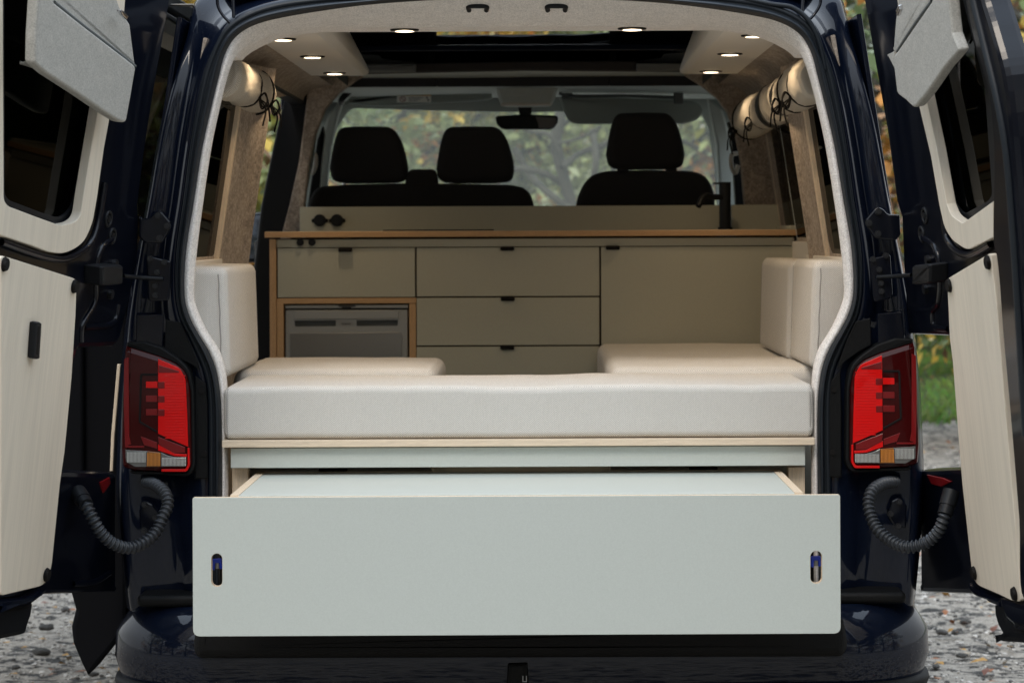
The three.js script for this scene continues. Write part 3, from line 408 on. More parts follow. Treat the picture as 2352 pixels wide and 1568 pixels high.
// the two strap covers, latch plates and studs on the rear body, mirrored left and right by tracing each
{
  const pz = planeZ(0.002), plate = (q, d = 0.014) => part('hinge_plate', slab(q, shiftPlane(pz, 0.012), d, 0.004), M.paintIn, van);
  plate([[318, 493, 5], [326, 501], [341, 501, 6], [350, 491, 4], [362, 485, 5], [372, 487, 3], [391, 509, 3], [389, 527, 4], [372, 558, 6], [331, 558, 6], [318, 545, 6]]);
  plate([[2068, 492, 5], [2040, 492, 6], [2030, 480, 4], [2018, 475, 5], [2008, 481, 3], [1988, 505, 3], [1991, 519, 4], [2011, 548, 6], [2058, 553, 6], [2070, 540, 6]]);
  plate([[334, 586, 6], [392, 600, 4], [388, 690, 8], [340, 692, 8]], 0.006); plate([[1996, 595, 4], [2046, 584, 6], [2052, 684, 8], [2008, 694, 8]], 0.006);
  plate([[312, 722], [376, 722], [372, 800, 4], [310, 796]], 0.005); plate([[2016, 720], [2072, 716], [2080, 778], [2018, 790]], 0.005);
  plate([[318, 1172], [334, 1150, 4], [350, 1158, 4], [372, 1186, 4], [348, 1220, 6], [322, 1226, 6]], 0.012); plate([[2084, 1160], [2064, 1142, 5], [2048, 1150, 4], [2038, 1180, 4], [2052, 1206, 6], [2082, 1214, 6]], 0.012);
  part('body_cover', slab([[380, 734], [414, 740], [432, 780], [448, 818], [458, 850], [440, 838], [404, 820], [376, 806]], shiftPlane(pz, 0.006), 0.006, 0.002), M.step, van);
  part('body_cover', slab([[2000, 730], [1966, 738], [1946, 780], [1932, 818], [1922, 850], [1942, 830], [1976, 806], [2002, 792]], shiftPlane(pz, 0.006), 0.006, 0.002), M.step, van);
  for (const q of [[[447, 862], [472, 880], [476, 930], [477, 1100], [446, 1100], [446, 950]], [[1931, 850], [1908, 876], [1904, 930], [1903, 1096], [1934, 1096], [1934, 950]]]) part('lamp_surround', slab(q, shiftPlane(pz, 0.004), 0.006, 0.003), M.step, van);
  const bolt = (x, y, r = 8, z = 0.016) => { const p = U(x, y, z), k = r / 985; part('bolt', [cyl(p, V(0, 0, 1), k, 0.008, 14), cyl(p.clone().add(V(0, 0, 0.006)), V(0, 0, 1), k * 0.72, 0.006, 6)], M.screw, van); };
  for (const [x, y] of [[363, 495], [384, 519], [366, 547], [2018, 486], [1996, 512], [2017, 537], [344, 594], [377, 602], [360, 625], [356, 656], [356, 678], [2006, 595], [2036, 587], [2020, 619], [2024, 650], [2025, 669]]) bolt(x, y, y < 560 ? 8 : 7);
  for (const [x, y] of [[331, 1158], [356, 1188], [330, 1218], [2066, 1152], [2046, 1180], [2064, 1208]]) bolt(x, y, 7, 0.016);
  for (const [x, y] of [[463, 897], [469, 1041], [1916, 894], [1913, 1038]]) part('body_plug', cyl(U(x, y, 0.006), V(0, 0, 1), 0.007, 0.008, 16), M.cord, van);
  // pressed ribs and seams of the roof corners
  const seam = (pts, r = 0.004, z = 0.004) => part('body_seam', tube(pts.map((p) => U(p[0], p[1], p[2] ?? z)), r, 40, 6), M.paintIn, van);
  seam([[498, -20, -0.01], [500, 14, -0.008], [512, 36, -0.006], [532, 56, 0]]); seam([[535, -30, -0.01], [535, 0, -0.006], [536, 40, 0]]); seam([[1886, -20, -0.01], [1884, 10, -0.008], [1870, 34, -0.006], [1856, 48, 0]]); seam([[1844, -30, -0.01], [1844, 0, -0.006], [1842, 30, 0]]);
  part('drip_lip', tube([[1660, -14, 0.002], [1770, 9, 0.006], [1820, 17, 0.008], [1850, 38, 0.01], [1872, 70, 0.01], [1886, 110, 0.008], [1896, 160, 0.004]].map((p) => U(p[0], p[1], p[2])), 0.006, 50, 8), M.rubber, van);
}

// tail lights: dark smoked lens with a bright red block, steps, amber and clear sections; mirrored by tracing about the van's axis
{
  const F0 = 0.036, build = (map, label) => {
    const t = (q) => q.map((p) => { const [x, y] = map(p[0], p[1]); return [x, y, p[2] || 0]; }), S = (q, z, d, b = 0.003, h) => slab(t(q), planeZ(z), d, b, (h || []).map(t));
    const L = part('tail_light', S([[287, 792, 4], [365, 816], [403, 832, 10], [428, 852, 16], [437, 890, 20], [440, 1000], [441, 1068, 8], [430, 1088, 14], [307, 1082, 8], [280, 1074, 8], [276, 1030], [279, 920], [282, 836]], F0, 0.10, 0.014, [], ), M.redDark, van);
    const z1 = F0 + 0.004;
    part('red_lens', [S([[362, 824, 2], [411, 845, 8], [425, 870, 10], [429, 960], [431, 1026], [362, 996]], z1, 0.012, 0.0012), S([[362, 1020], [400, 1041], [428, 1043], [428, 1049], [400, 1047], [362, 1034]], z1, 0.01, 0.0006), S([[430, 1028], [434, 1030], [435, 1070, 4], [428, 1083, 5], [370, 1083], [370, 1077], [424, 1077, 3], [430, 1068, 3]], z1, 0.01, 0.0006)], M.red, L);
    { const rib = []; for (let y = 862; y < 1006; y += 6.5) rib.push(S([[378, y], [424, y], [424, y + 2.2], [378, y + 2.2]], z1 + 0.0006, 0.004, 0.0003)); part('red_rib', rib, M.red, L); }
    part('lens_shade', S([[363, 838], [410, 852, 4], [411, 856, 3], [363, 856]], z1 + 0.001, 0.006, 0.001), M.redMid, L);
    for (const y of [884, 916, 947]) part('lens_step', S([[362, y - 7, 1], [377, y - 7, 2], [377, y + 8, 2], [362, y + 8, 1]], z1 + 0.001, 0.006, 0.001), M.redMid, L);
    part('lens_shade', S([[362, 1003], [424, 1027], [424, 1040], [400, 1040], [364, 1022]], z1 + 0.001, 0.005, 0.001), M.redMid, L);
    for (const [y, m] of [[884, M.red], [916, M.redMid], [947, M.redMid]]) part('lens_block', S([[334, y - 8, 2], [361, y - 8], [361, y + 7], [334, y + 7, 2]], z1 - 0.001, 0.004, 0.001), m, L);
    part('lens_frame', S([[321, 858, 4], [361, 858], [361, 862], [325, 862], [322, 968], [361, 990], [361, 994], [318, 970, 4]], z1 - 0.001, 0.004, 0.0008), M.cord, L);
    part('reflector', [S([[284, 824, 3], [294, 820], [296, 1000], [300, 1020], [286, 1026], [283, 920]], z1 - 0.001, 0.004, 0.001), S([[287, 1024], [330, 1024], [330, 1028], [287, 1028]], z1, 0.004, 0.0005), S([[322, 1002], [360, 1016], [360, 1030], [330, 1022]], z1 - 0.001, 0.004, 0.0005)], M.redMid, L);
    const ribs = (x0, x1, y0, y1, m, name, base, deep) => { const g = []; for (let x = x0; x < x1; x += 3.1) g.push(S([[x, y0], [x + 1.7, y0], [x + 1.7, y1], [x, y1]], z1 + 0.0055, 0.004, 0.0004)); part(name, [base], deep, L); part(name.replace('lens', 'rib'), g, m, L); };
    ribs(291, 334, 1038, 1062, M.clear, 'clear_lens', S([[287, 1033], [338, 1036], [335, 1072], [309, 1072, 3], [288, 1060]], z1 + 0.003, 0.008, 0.001), M.clearDeep);
    ribs(337, 367, 1040, 1070, M.amber, 'indicator_lens', S([[338, 1036], [368, 1039], [368, 1072], [335, 1072]], z1 + 0.003, 0.008, 0.001), M.amberDeep);
    ribs(371, 424, 1051, 1070, M.clear, 'reversing_lens', S([[369, 1039], [384, 1046, 4], [402, 1050], [427, 1050, 2], [427, 1071, 4], [369, 1072]], z1 + 0.003, 0.008, 0.001), M.clearDeep);
    part('lamp_gasket', S([[290, 786, 3], [330, 784], [372, 798], [408, 822, 10], [434, 846, 18], [444, 890, 20], [448, 1072, 10], [436, 1094, 14], [300, 1088, 8], [297, 1082], [428, 1086, 10], [438, 1068, 8], [436, 900], [426, 858, 12], [404, 836], [366, 820], [291, 796]], F0 - 0.006, 0.05, 0.004), M.step, L);
  };
  build((x, y) => [x, y]); build((x, y) => [2390 - x + (y - 940) * 0.009, y - 8 + (x - 360) * 0.01 * 0]);
}
// bumper: painted corners wrapping round the body, black step between
{
  const prof = [[0.60, -0.10], [0.606, 0.02], [0.600, 0.055], [0.575, 0.085], [0.53, 0.115], [0.47, 0.118], [0.41, 0.10], [0.34, 0.07], [0.24, 0.04]];
  const path = []; // plan outline of the rear, left to right: [x, z, outward x, outward z, weight]
  const xr = 0.855, zc = -0.07, R = 0.13;
  const put = (x, z, a) => path.push([x, z, Math.cos(a), Math.sin(a)]);
  const half = []; for (const z of [-0.75, -0.5, -0.3, -0.2]) half.push([-(xr), z, Math.PI]); for (let k = 0; k <= 10; k++) { const a = Math.PI - k / 10 * Math.PI / 2; half.push([-(xr - R) + R * Math.cos(a), zc - R * 0.2 + R * Math.sin(a) * 0.7, a]); } for (const x of [-0.6, -0.4, -0.2]) half.push([x, zc - R * 0.2 + R * 0.7 + 0.02 * (1 - Math.abs(x) / 0.7), Math.PI / 2]);
  half.forEach((p) => put(...p)); put(0, zc - R * 0.2 + R * 0.7 + 0.02, Math.PI / 2); half.slice().reverse().forEach(([x, z, a]) => put(-x, z, Math.PI - a));
  const rows2 = prof.map(([y, o]) => path.map(([x, z, ax, az]) => V(x + ax * o, y - (Math.abs(x) > 0.7 ? 0 : 0), z + az * o)));
  part('bumper', loft(rows2), M.paint, van);
  part('bumper_step', slab([[452, 1420, 20], [438, 1484, 30], [448, 1516, 16], [1942, 1512, 16], [1952, 1480, 30], [1938, 1416, 20]], planeZ(0.188), 0.12, 0.028, [], 6), M.step, van);
  part('bumper_valance', loft([[0.428, 0.100], [0.424, 0.116], [0.41, 0.119], [0.36, 0.10], [0.28, 0.075], [0.18, 0.05]].map(([y, o]) => path.map(([x, z, ax, az]) => V(x + ax * o, y, z + az * o)))), M.step, van);
  for (const s of [-1, 1]) { part('bumper_pad', [box(s * 0.90, s * 0.68, 0.60, 0.628, -0.08, 0.045, 0.012)], M.step, van); }
  const tb = part('tow_cover', slab([[1166, 1524, 6], [1212, 1522, 6], [1215, 1600], [1163, 1600]], planeZ(0.142), 0.05, 0.010), M.step, van);
  part('printed_mark', [slab([[1200, 1552], [1202, 1552], [1202, 1564], [1208, 1564], [1208, 1552], [1210, 1552], [1210, 1566], [1200, 1566]], planeZ(0.143), 0.002, 0)], std(C(0.35, 0.36, 0.37), 0.6), tb);
  part('body_sill', box(-0.80, 0.80, 0.56, 0.62, -0.12, 0.02, 0.01), M.step, van);
  // side covers under the lights down to the bumper
  part('under_body', box(-0.82, 0.82, 0.2, 0.5, -0.6, -0.1), M.black, van);
}
// corrugated wiring sleeves from body to doors
function sleeve(pts) {
  const c = new THREE.CatmullRomCurve3(pts.map((p) => U(...p)), false, 'centripetal'), n = 330, fr = c.computeFrenetFrames(n), rowsS = [];
  for (let i = 0; i <= n; i++) { const p = c.getPointAt(i / n), r = 0.0125 + 0.0026 * Math.sign(Math.sin(i * 0.78)) * Math.pow(Math.abs(Math.sin(i * 0.78)), 0.6), q = []; for (let k = 0; k <= 10; k++) { const a = k / 10 * Math.PI * 2; q.push(p.clone().addScaledVector(fr.normals[i], Math.cos(a) * r).addScaledVector(fr.binormals[i], Math.sin(a) * r)); } rowsS.push(q); }
  const e = c.getPointAt(1), d = c.getTangentAt(1), g = part('wiring_sleeve', loft(rowsS), std(C(0.022, 0.026, 0.032), 0.42), van); part('sleeve_end', [cyl(e.clone().addScaledVector(d, 0.012), d, 0.019, 0.036, 16), cyl(e.clone().addScaledVector(d, -0.012), d, 0.017, 0.03, 16)], M.black, g);
}

// ---------------------------------------------------------------- rear doors
function doorPlane(s, phi) {
  const a = phi * Math.PI / 180, u = V(s * Math.sin(a), 0, Math.cos(a)), v0 = V(-s * 0.12, 1, 0).normalize(), n = u.clone().cross(v0).multiplyScalar(s).normalize();
  if (n.x * s > 0) n.negate();
  return { o: V(s * 0.90, CY, 0.0), u, v: n.clone().cross(u).multiplyScalar(n.clone().cross(u).y < 0 ? -1 : 1), n };
}
function rearDoor(s, phi, d) {
  const P = doorPlane(s, phi), at = (o) => shiftPlane(P, o);
  const door = part('rear_door', slab(d.outline, P, 0.05, 0.012, [d.hole]), M.paintIn, van, d.label);
  part('window_glass', slab(d.glass, at(-0.02), 0.004, 0), M.glassDark, door);
  part('window_seal', slab(d.glass, at(-0.008), 0.008, 0.002, [d.hole2]), M.black, door);
  part('door_window_frame', slab(d.frame, at(0.022), 0.022, 0.002, d.frameHole ? [d.frameHole] : []), M.birch, door);
  part('frame_channel', tube(d.channel.map((p) => { const q = onPlane(p[0], p[1], at(0.012)); return at(0.012).o.clone().addScaledVector(P.u, q.x).addScaledVector(P.v, q.y); }), 0.008, 60, 8), M.paintIn, door);
  part('door_panel', slab(d.panel, at(0.03), 0.014, 0.002), M.birch, door);
  const put = (x, y, o) => { const q = onPlane(x, y, at(o)); return at(o).o.clone().addScaledVector(P.u, q.x).addScaledVector(P.v, q.y); };
  for (const [x, y] of d.knobs) part('panel_screw', [cyl(put(x, y, 0.0335), P.n, 0.0155, 0.006, 20, 0.013), cyl(put(x, y, 0.040), P.n, 0.007, 0.004, 6)], M.cord, door);
  for (const [x, y] of d.rings) { const c = put(x, y, 0.001), g = new THREE.TorusGeometry(0.016, 0.004, 8, 24); g.applyQuaternion(new THREE.Quaternion().setFromUnitVectors(V(0, 0, 1), P.n)).translate(c.x, c.y, c.z); part('door_grommet', [g, cyl(c, P.n, 0.008, 0.006, 14)], M.black, door); }
  if (d.flange) { part('door_flange', slab(spline(d.flange, 120), at(0.055), 0.06, 0.014), M.paintIn, door); part('door_gasket', tube(d.gasket.slice(0, 8).map((p) => { const q = onPlane(p[0] + 6, p[1], at(0.056)), o = at(0.056).o; return o.clone().addScaledVector(P.u, q.x).addScaledVector(P.v, q.y); }), 0.009, 60, 8), M.rubber, door); }
  if (d.handle) part('panel_grip', slab(d.handle, at(0.046), 0.018, 0.006), M.black, door).add(part('grip_recess', slab(d.recess, at(0.0465), 0.004, 0.001), M.cord, door));
  for (const q of d.ribs) part('door_press', tube(q.map((p) => put(p[0], p[1], 0.0)), 0.008, 50, 8), M.paintIn, door);
  const b = part('strap_box', slab(d.strap, at(0.045), 0.05, 0.008), M.black, door); part('check_strap', tube(d.rod.map((p) => U(...p)), 0.005, 12, 6), M.black, door);
  for (const [x, y] of d.bolts) part('bolt', [cyl(put(x, y, 0.004), P.n, 0.011, 0.01, 16), cyl(put(x, y, 0.01), P.n, 0.006, 0.008, 6)], M.screw, door);
  for (const q of d.lower) part('door_foot', slab(q, at(q.o ?? 0), 0.05, 0.012), q.m ?? M.paint, door);
  return { P, at, put, door };
}
const lower = (pts, o, m) => Object.assign(pts, { o, m });
const LD = rearDoor(-1, 12, {
  label: 'left rear door with a wider birch panel and upright black grip',
  outline: [[414, -110], [392, 0], [377, 86], [357, 200], [337, 324], [319, 465], [321, 500], [318, 600], [296, 700], [276, 782, 8], [262, 796], [180, 800, 6], [152, 900], [138, 1082], [268, 1086, 5], [268, 1360, 6], [104, 1366], [70, 1392], [-16, 1402, 10], [-16, -110]],
  hole: [[262, -80, 20], [246, 90], [226, 230], [203, 360], [181, 484, 20], [144, 512, 20], [95, 497], [6, 464, 20], [4, -80, 20]], glass: [[272, -90], [256, 90], [236, 230], [212, 366], [190, 494, 20], [144, 520, 20], [90, 506], [0, 474, 20], [0, -90]],
  hole2: [[252, -80, 20], [236, 90], [216, 230], [192, 360], [168, 476, 24], [138, 502, 20], [95, 488], [10, 456, 20], [10, -80, 20]],
  frame: [[296, -120, 20], [284, 40], [268, 180], [252, 266], [238, 342], [223, 450], [212, 513, 18], [194, 553, 14], [173, 571, 14], [144, 583, 14], [112, 579], [72, 564], [-6, 538], [-6, -120]], frameHole: [[262, -90, 30], [250, 60], [225, 248], [212, 324], [191, 450], [184, 497, 14], [169, 511, 10], [138, 518, 8], [94, 502], [8, 470, 20], [6, -90, 20]],
  channel: [[2, 556], [60, 577], [112, 592], [146, 595], [178, 582], [205, 560], [222, 520], [240, 420]],
  panel: [[2, 586, 10], [176, 641, 10], [173, 722], [164, 866], [148, 1035], [137, 1112], [119, 1292], [112, 1326, 18], [98, 1345, 14], [60, 1354], [1, 1368, 8]],
  knobs: [[12, 607], [172, 658], [108, 1320]], rings: [[248, 503], [257, 542]], bolts: [[263, 606], [253, 676]],
  handle: [[83, 738, 5], [97, 740, 5], [92, 826, 5], [77, 824, 5]], recess: [[86, 748, 3], [91, 749, 3], [87, 816, 3], [82, 815, 3]],
  ribs: [[[255, 548], [228, 575], [218, 620], [216, 690], [186, 750], [184, 785]], [[270, 700], [262, 735], [190, 752]], [[165, 1340], [215, 1336], [250, 1315]]],
  strap: [[235, 612, 4], [284, 608, 6], [283, 654, 6], [236, 657, 4]], rod: [[283, 634, 0.10], [320, 637, 0.05], [372, 640, 0.02]],
  lower: [lower([[-16, 1380, 6], [60, 1372], [102, 1352, 8], [94, 1372, 8], [80, 1384], [10, 1397], [0, 1420], [-16, 1420]], 0.02, M.paint), lower([[-16, 1398], [78, 1384], [74, 1412], [64, 1440], [60, 1458, 8], [-16, 1474]], -0.01, M.black)],
});
const RD = rearDoor(1, 8, {
  label: 'right rear door with a narrow birch panel and no grip',
  outline: [[1962, -110], [1984, 0], [2009, 144], [2038, 306], [2059, 464], [2070, 500], [2074, 600], [2080, 700], [2084, 768, 6], [2180, 772, 6], [2196, 860], [2204, 1076], [2112, 1080, 5], [2114, 1360, 6], [2250, 1366], [2300, 1380], [2372, 1400, 10], [2366, 900], [2358, 640], [2344, 504], [2311, 180], [2283, 72], [2261, 0], [2230, -110]],
  hole: [[2070, -80, 20], [2098, 90], [2124, 216], [2151, 346], [2174, 472, 20], [2211, 506, 10], [2290, 462, 20], [2270, 200], [2220, 0], [2195, -80, 20]], glass: [[2060, -90, 20], [2088, 90], [2114, 216], [2141, 346], [2164, 480, 20], [2211, 518, 10], [2300, 470, 20], [2280, 200], [2230, 0], [2200, -90, 20]],
  hole2: [[2088, -80, 20], [2116, 90], [2142, 216], [2168, 346], [2188, 464, 20], [2213, 492, 10], [2280, 456, 20], [2262, 200], [2212, 0], [2190, -80, 20]],
  frame: [[2042, -120], [2068, 40], [2092, 150], [2112, 245], [2139, 360], [2158, 470], [2170, 524, 16], [2189, 553, 10], [2222, 575, 12], [2282, 545], [2282, 462], [2211, 513, 6], [2185, 494, 10], [2175, 468], [2153, 346], [2127, 222], [2096, 80], [2060, -120]],
  channel: [[2168, 470], [2174, 540], [2190, 568], [2220, 585], [2245, 578], [2276, 560]],
  panel: [[2176, 640, 8], [2276, 580, 8], [2290, 700], [2312, 974], [2330, 1180], [2345, 1382, 8], [2326, 1380, 8], [2297, 1366], [2246, 1344, 10], [2234, 1324, 10], [2211, 1112], [2202, 1004], [2189, 830], [2182, 776]],
  knobs: [[2268, 603], [2179, 656], [2329, 1364], [2236, 1316]], rings: [[2125, 495], [2118, 538]], bolts: [[2132, 597], [2126, 664]],
  flange: [[2195, -90, 10], [2213, 0], [2235, 100], [2266, 210], [2279, 330], [2279, 566], [2286, 590], [2300, 760], [2318, 960], [2336, 1180], [2352, 1386, 8], [2390, 1396, 8], [2368, 900], [2356, 640], [2343, 504], [2310, 180], [2282, 72], [2260, 0], [2236, -90, 10]], gasket: [[2214, -90], [2232, 0], [2256, 100], [2284, 216], [2306, 340], [2322, 520], [2334, 700], [2352, 1000], [2358, 1000], [2340, 700], [2332, 520], [2318, 340], [2296, 210], [2270, 100], [2246, 0], [2226, -90]],
  ribs: [[[2122, 545], [2150, 570], [2160, 612], [2158, 690], [2144, 715], [2146, 745], [2180, 756]], [[2232, 1344], [2240, 1356], [2300, 1378]], [[2288, 715], [2352, 712]], [[2304, 862], [2352, 860]]],
  strap: [[2094, 610, 4], [2134, 606, 6], [2132, 652, 6], [2095, 655, 4]], rod: [[2094, 632, 0.10], [2060, 634, 0.05], [2016, 636, 0.02]],
  lower: [lower([[2243, 1352, 4], [2296, 1372, 4], [2300, 1398, 4], [2270, 1386], [2252, 1370]], 0.01, M.paint), lower([[2282, 1388], [2300, 1384], [2310, 1420], [2330, 1440], [2372, 1452], [2372, 1480], [2290, 1474, 6], [2284, 1466, 4], [2300, 1452], [2292, 1440], [2284, 1412]], 0.005, M.black), lower([[2296, 1372], [2345, 1386], [2362, 1386], [2372, 1450], [2330, 1440], [2312, 1424], [2302, 1398]], 0.03, M.paintIn)],
});
sleeve([[335, 1106, 0], [360, 1115, 0.05], [381, 1137, 0.09], [384, 1162, 0.11], [371, 1191, 0.13], [362, 1213, 0.14], [341, 1238, 0.16], [299, 1258, 0.19], [259, 1248, 0.22], [230, 1222, 0.24], [212, 1190, 0.25], [197, 1160, 0.24], [188, 1146, 0.22]]);
sleeve([[2057, 1106, 0], [2027, 1111, 0.05], [2002, 1130, 0.09], [1996, 1159, 0.11], [2005, 1195, 0.13], [2020, 1220, 0.15], [2045, 1241, 0.17], [2081, 1256, 0.2], [2124, 1248, 0.22], [2156, 1220, 0.24], [2170, 1184, 0.25], [2178, 1156, 0.24]]);
for (const [q, l] of [[[[230, 1108], [252, 1096], [254, 1110], [238, 1132]], 0], [[[2129, 1090], [2166, 1098], [2184, 1106], [2162, 1118], [2140, 1112]], 1]]) part('side_reflector', slab(q, (l ? RD : LD).at(0.004), 0.008, 0.002), M.redMid, (l ? RD : LD).door);

// padded fabric shades folded on the rear door windows
{
  const shade = (D, label, main, flap, crease, clip, tip) => {
    const t = thing('window_shade', label, 'window shade');
    part('shade_panel', slab(main, D.at(0.062), 0.022, 0.009, [], 4), M.shade, t); part('shade_flap', slab(flap, D.at(0.084), 0.024, 0.006, [], 4), M.shade, t);
    if (tip) part('shade_corner', slab(tip, D.at(0.04), 0.01, 0.004), M.shade, t);
    part('strap_clip', slab(clip, D.at(0.09), 0.01, 0.003), M.chrome, t); part('shade_seam', tube(crease.map((p) => D.put(p[0], p[1], 0.064)), 0.003, 30, 6), M.greyDark, t);
  };
  shade(LD, 'pale grey padded window shade folded over the left rear door window', [[84, -60, 4], [250, -60, 4], [276, 16, 8], [299, 54], [311, 150, 6], [290, 160], [84, 60, 8]], [[88, -30, 8], [110, -14], [124, 6], [200, 66], [260, 112], [312, 152, 8], [300, 222], [289, 283, 10], [274, 279], [252, 266], [173, 212], [108, 170], [80, 146, 8], [81, 83]], [[124, 4], [180, 50], [250, 104], [310, 152]], [[276, 22, 3], [284, 24, 2], [296, 38, 3], [292, 46, 3], [282, 36]], [[52, 144, 3], [76, 138], [96, 120], [110, 168]]);
  shade(RD, 'pale grey padded window shade folded to a point over the right rear door window', [[2068, -60], [2150, -60], [2142, 0], [2100, 60], [2060, 122], [2051, 118, 4], [2056, 52]], [[2150, -40, 8], [2178, -20, 8], [2184, 42], [2188, 75], [2204, 116, 8], [2170, 155], [2128, 216], [2100, 249, 8], [2080, 230], [2061, 216, 8], [2054, 157], [2052, 128, 6], [2061, 118], [2100, 62], [2140, 4]], [[2140, 2], [2112, 40], [2085, 80], [2061, 118]], [[2057, 24, 2], [2064, 10, 3], [2066, 22], [2060, 38, 3]], [[2038, 126, 2], [2054, 116], [2056, 160]]);
}

// open side door slid back along the left flank, and the awning above it
{
  const X = -1.12;
  const sd = part('sliding_door', [loft([[V(X + 0.16, CY + 0.46, -1.35), V(X + 0.16, CY + 0.46, -0.26)], [V(X + 0.02, CY - 0.02, -1.35), V(X + 0.02, CY - 0.02, -0.2)], [V(X, CY - 0.06, -1.35), V(X, CY - 0.06, -0.2)], [V(X - 0.01, CY - 0.5, -1.35), V(X - 0.01, CY - 0.5, -0.2)], [V(X + 0.02, 0.66, -1.35), V(X + 0.02, 0.66, -0.2)]].slice(1)), slab([[150, 600], [150, 1320], [172, 1400], [162, 1440], [166, 1476], [186, 1524], [200, 1552], [216, 1536], [276, 1462], [290, 1440], [290, 600]], planeZ(-0.22), 0.08, 0.01), box(X - 0.02, X + 0.05, 0.68, CY - 0.05, -0.26, -0.2, 0.01)], phy(C(0.004, 0.0042, 0.0055), 0.7, { specularIntensity: 0.2 }), van, 'dark sliding side door pushed open along the left flank');
  const fr = (h) => X + 0.02 + (h > 0 ? 0.28 * h : 0);
  part('door_window_frame', [loft([[V(fr(0.5), CY + 0.50, -1.35), V(fr(0.5), CY + 0.50, -0.2)], [V(fr(0.43), CY + 0.43, -1.35), V(fr(0.43), CY + 0.43, -0.2)]]), loft([[V(fr(0.45), CY + 0.45, -0.3), V(fr(0.45), CY + 0.45, -0.2)], [V(fr(0), CY - 0.02, -0.3), V(fr(0), CY - 0.02, -0.2)]])], M.black, sd);
  part('window_glass', loft([[V(fr(0.45) - 0.01, CY + 0.45, -1.3), V(fr(0.45) - 0.01, CY + 0.45, -0.25)], [V(fr(0) - 0.01, CY - 0.02, -1.3), V(fr(0) - 0.01, CY - 0.02, -0.25)]]), M.glassDark, sd);
  part('panel_edge', slab([[268, 836], [276, 836], [262, 1000], [258, 1082], [251, 1082], [254, 1000]], planeZ(-0.19), 0.012, 0.002), M.plyV, sd);
  const aw = thing('awning', 'grey brown fabric awning stretched out above the open side door', 'awning');
  part('awning_fabric', box(-2.6, -0.945, CY + 0.57, CY + 0.574, -3.2, -0.05, 0), std(C(0.22, 0.20, 0.17), 0.9, { map: herring }), aw); part('awning_rail', [box(-0.955, -0.86, CY + 0.55, CY + 0.60, -3.2, -0.05, 0.012), box(-0.93, -0.86, CY + 0.525, CY + 0.545, -3.2, -0.05, 0.008)], M.black, aw);
  const lp = UY(448, 12, CY + 0.568); single('leaf', slabUV([[-0.09, 0], [-0.02, 0.03], [0.08, 0.012], [0.1, -0.005], [0.04, -0.025], [-0.03, -0.02]].map((p) => new THREE.Vector2(...p)), { o: lp, u: V(0.9, 0, -0.4).normalize(), v: V(0.4, 0, 0.9).normalize(), n: V(0, 1, 0) }, 0.002, 0.0005), std(C(0.5, 0.47, 0.42), 0.7), 'single pale dead leaf stuck on the awning above the left rear door', 'leaf');
}

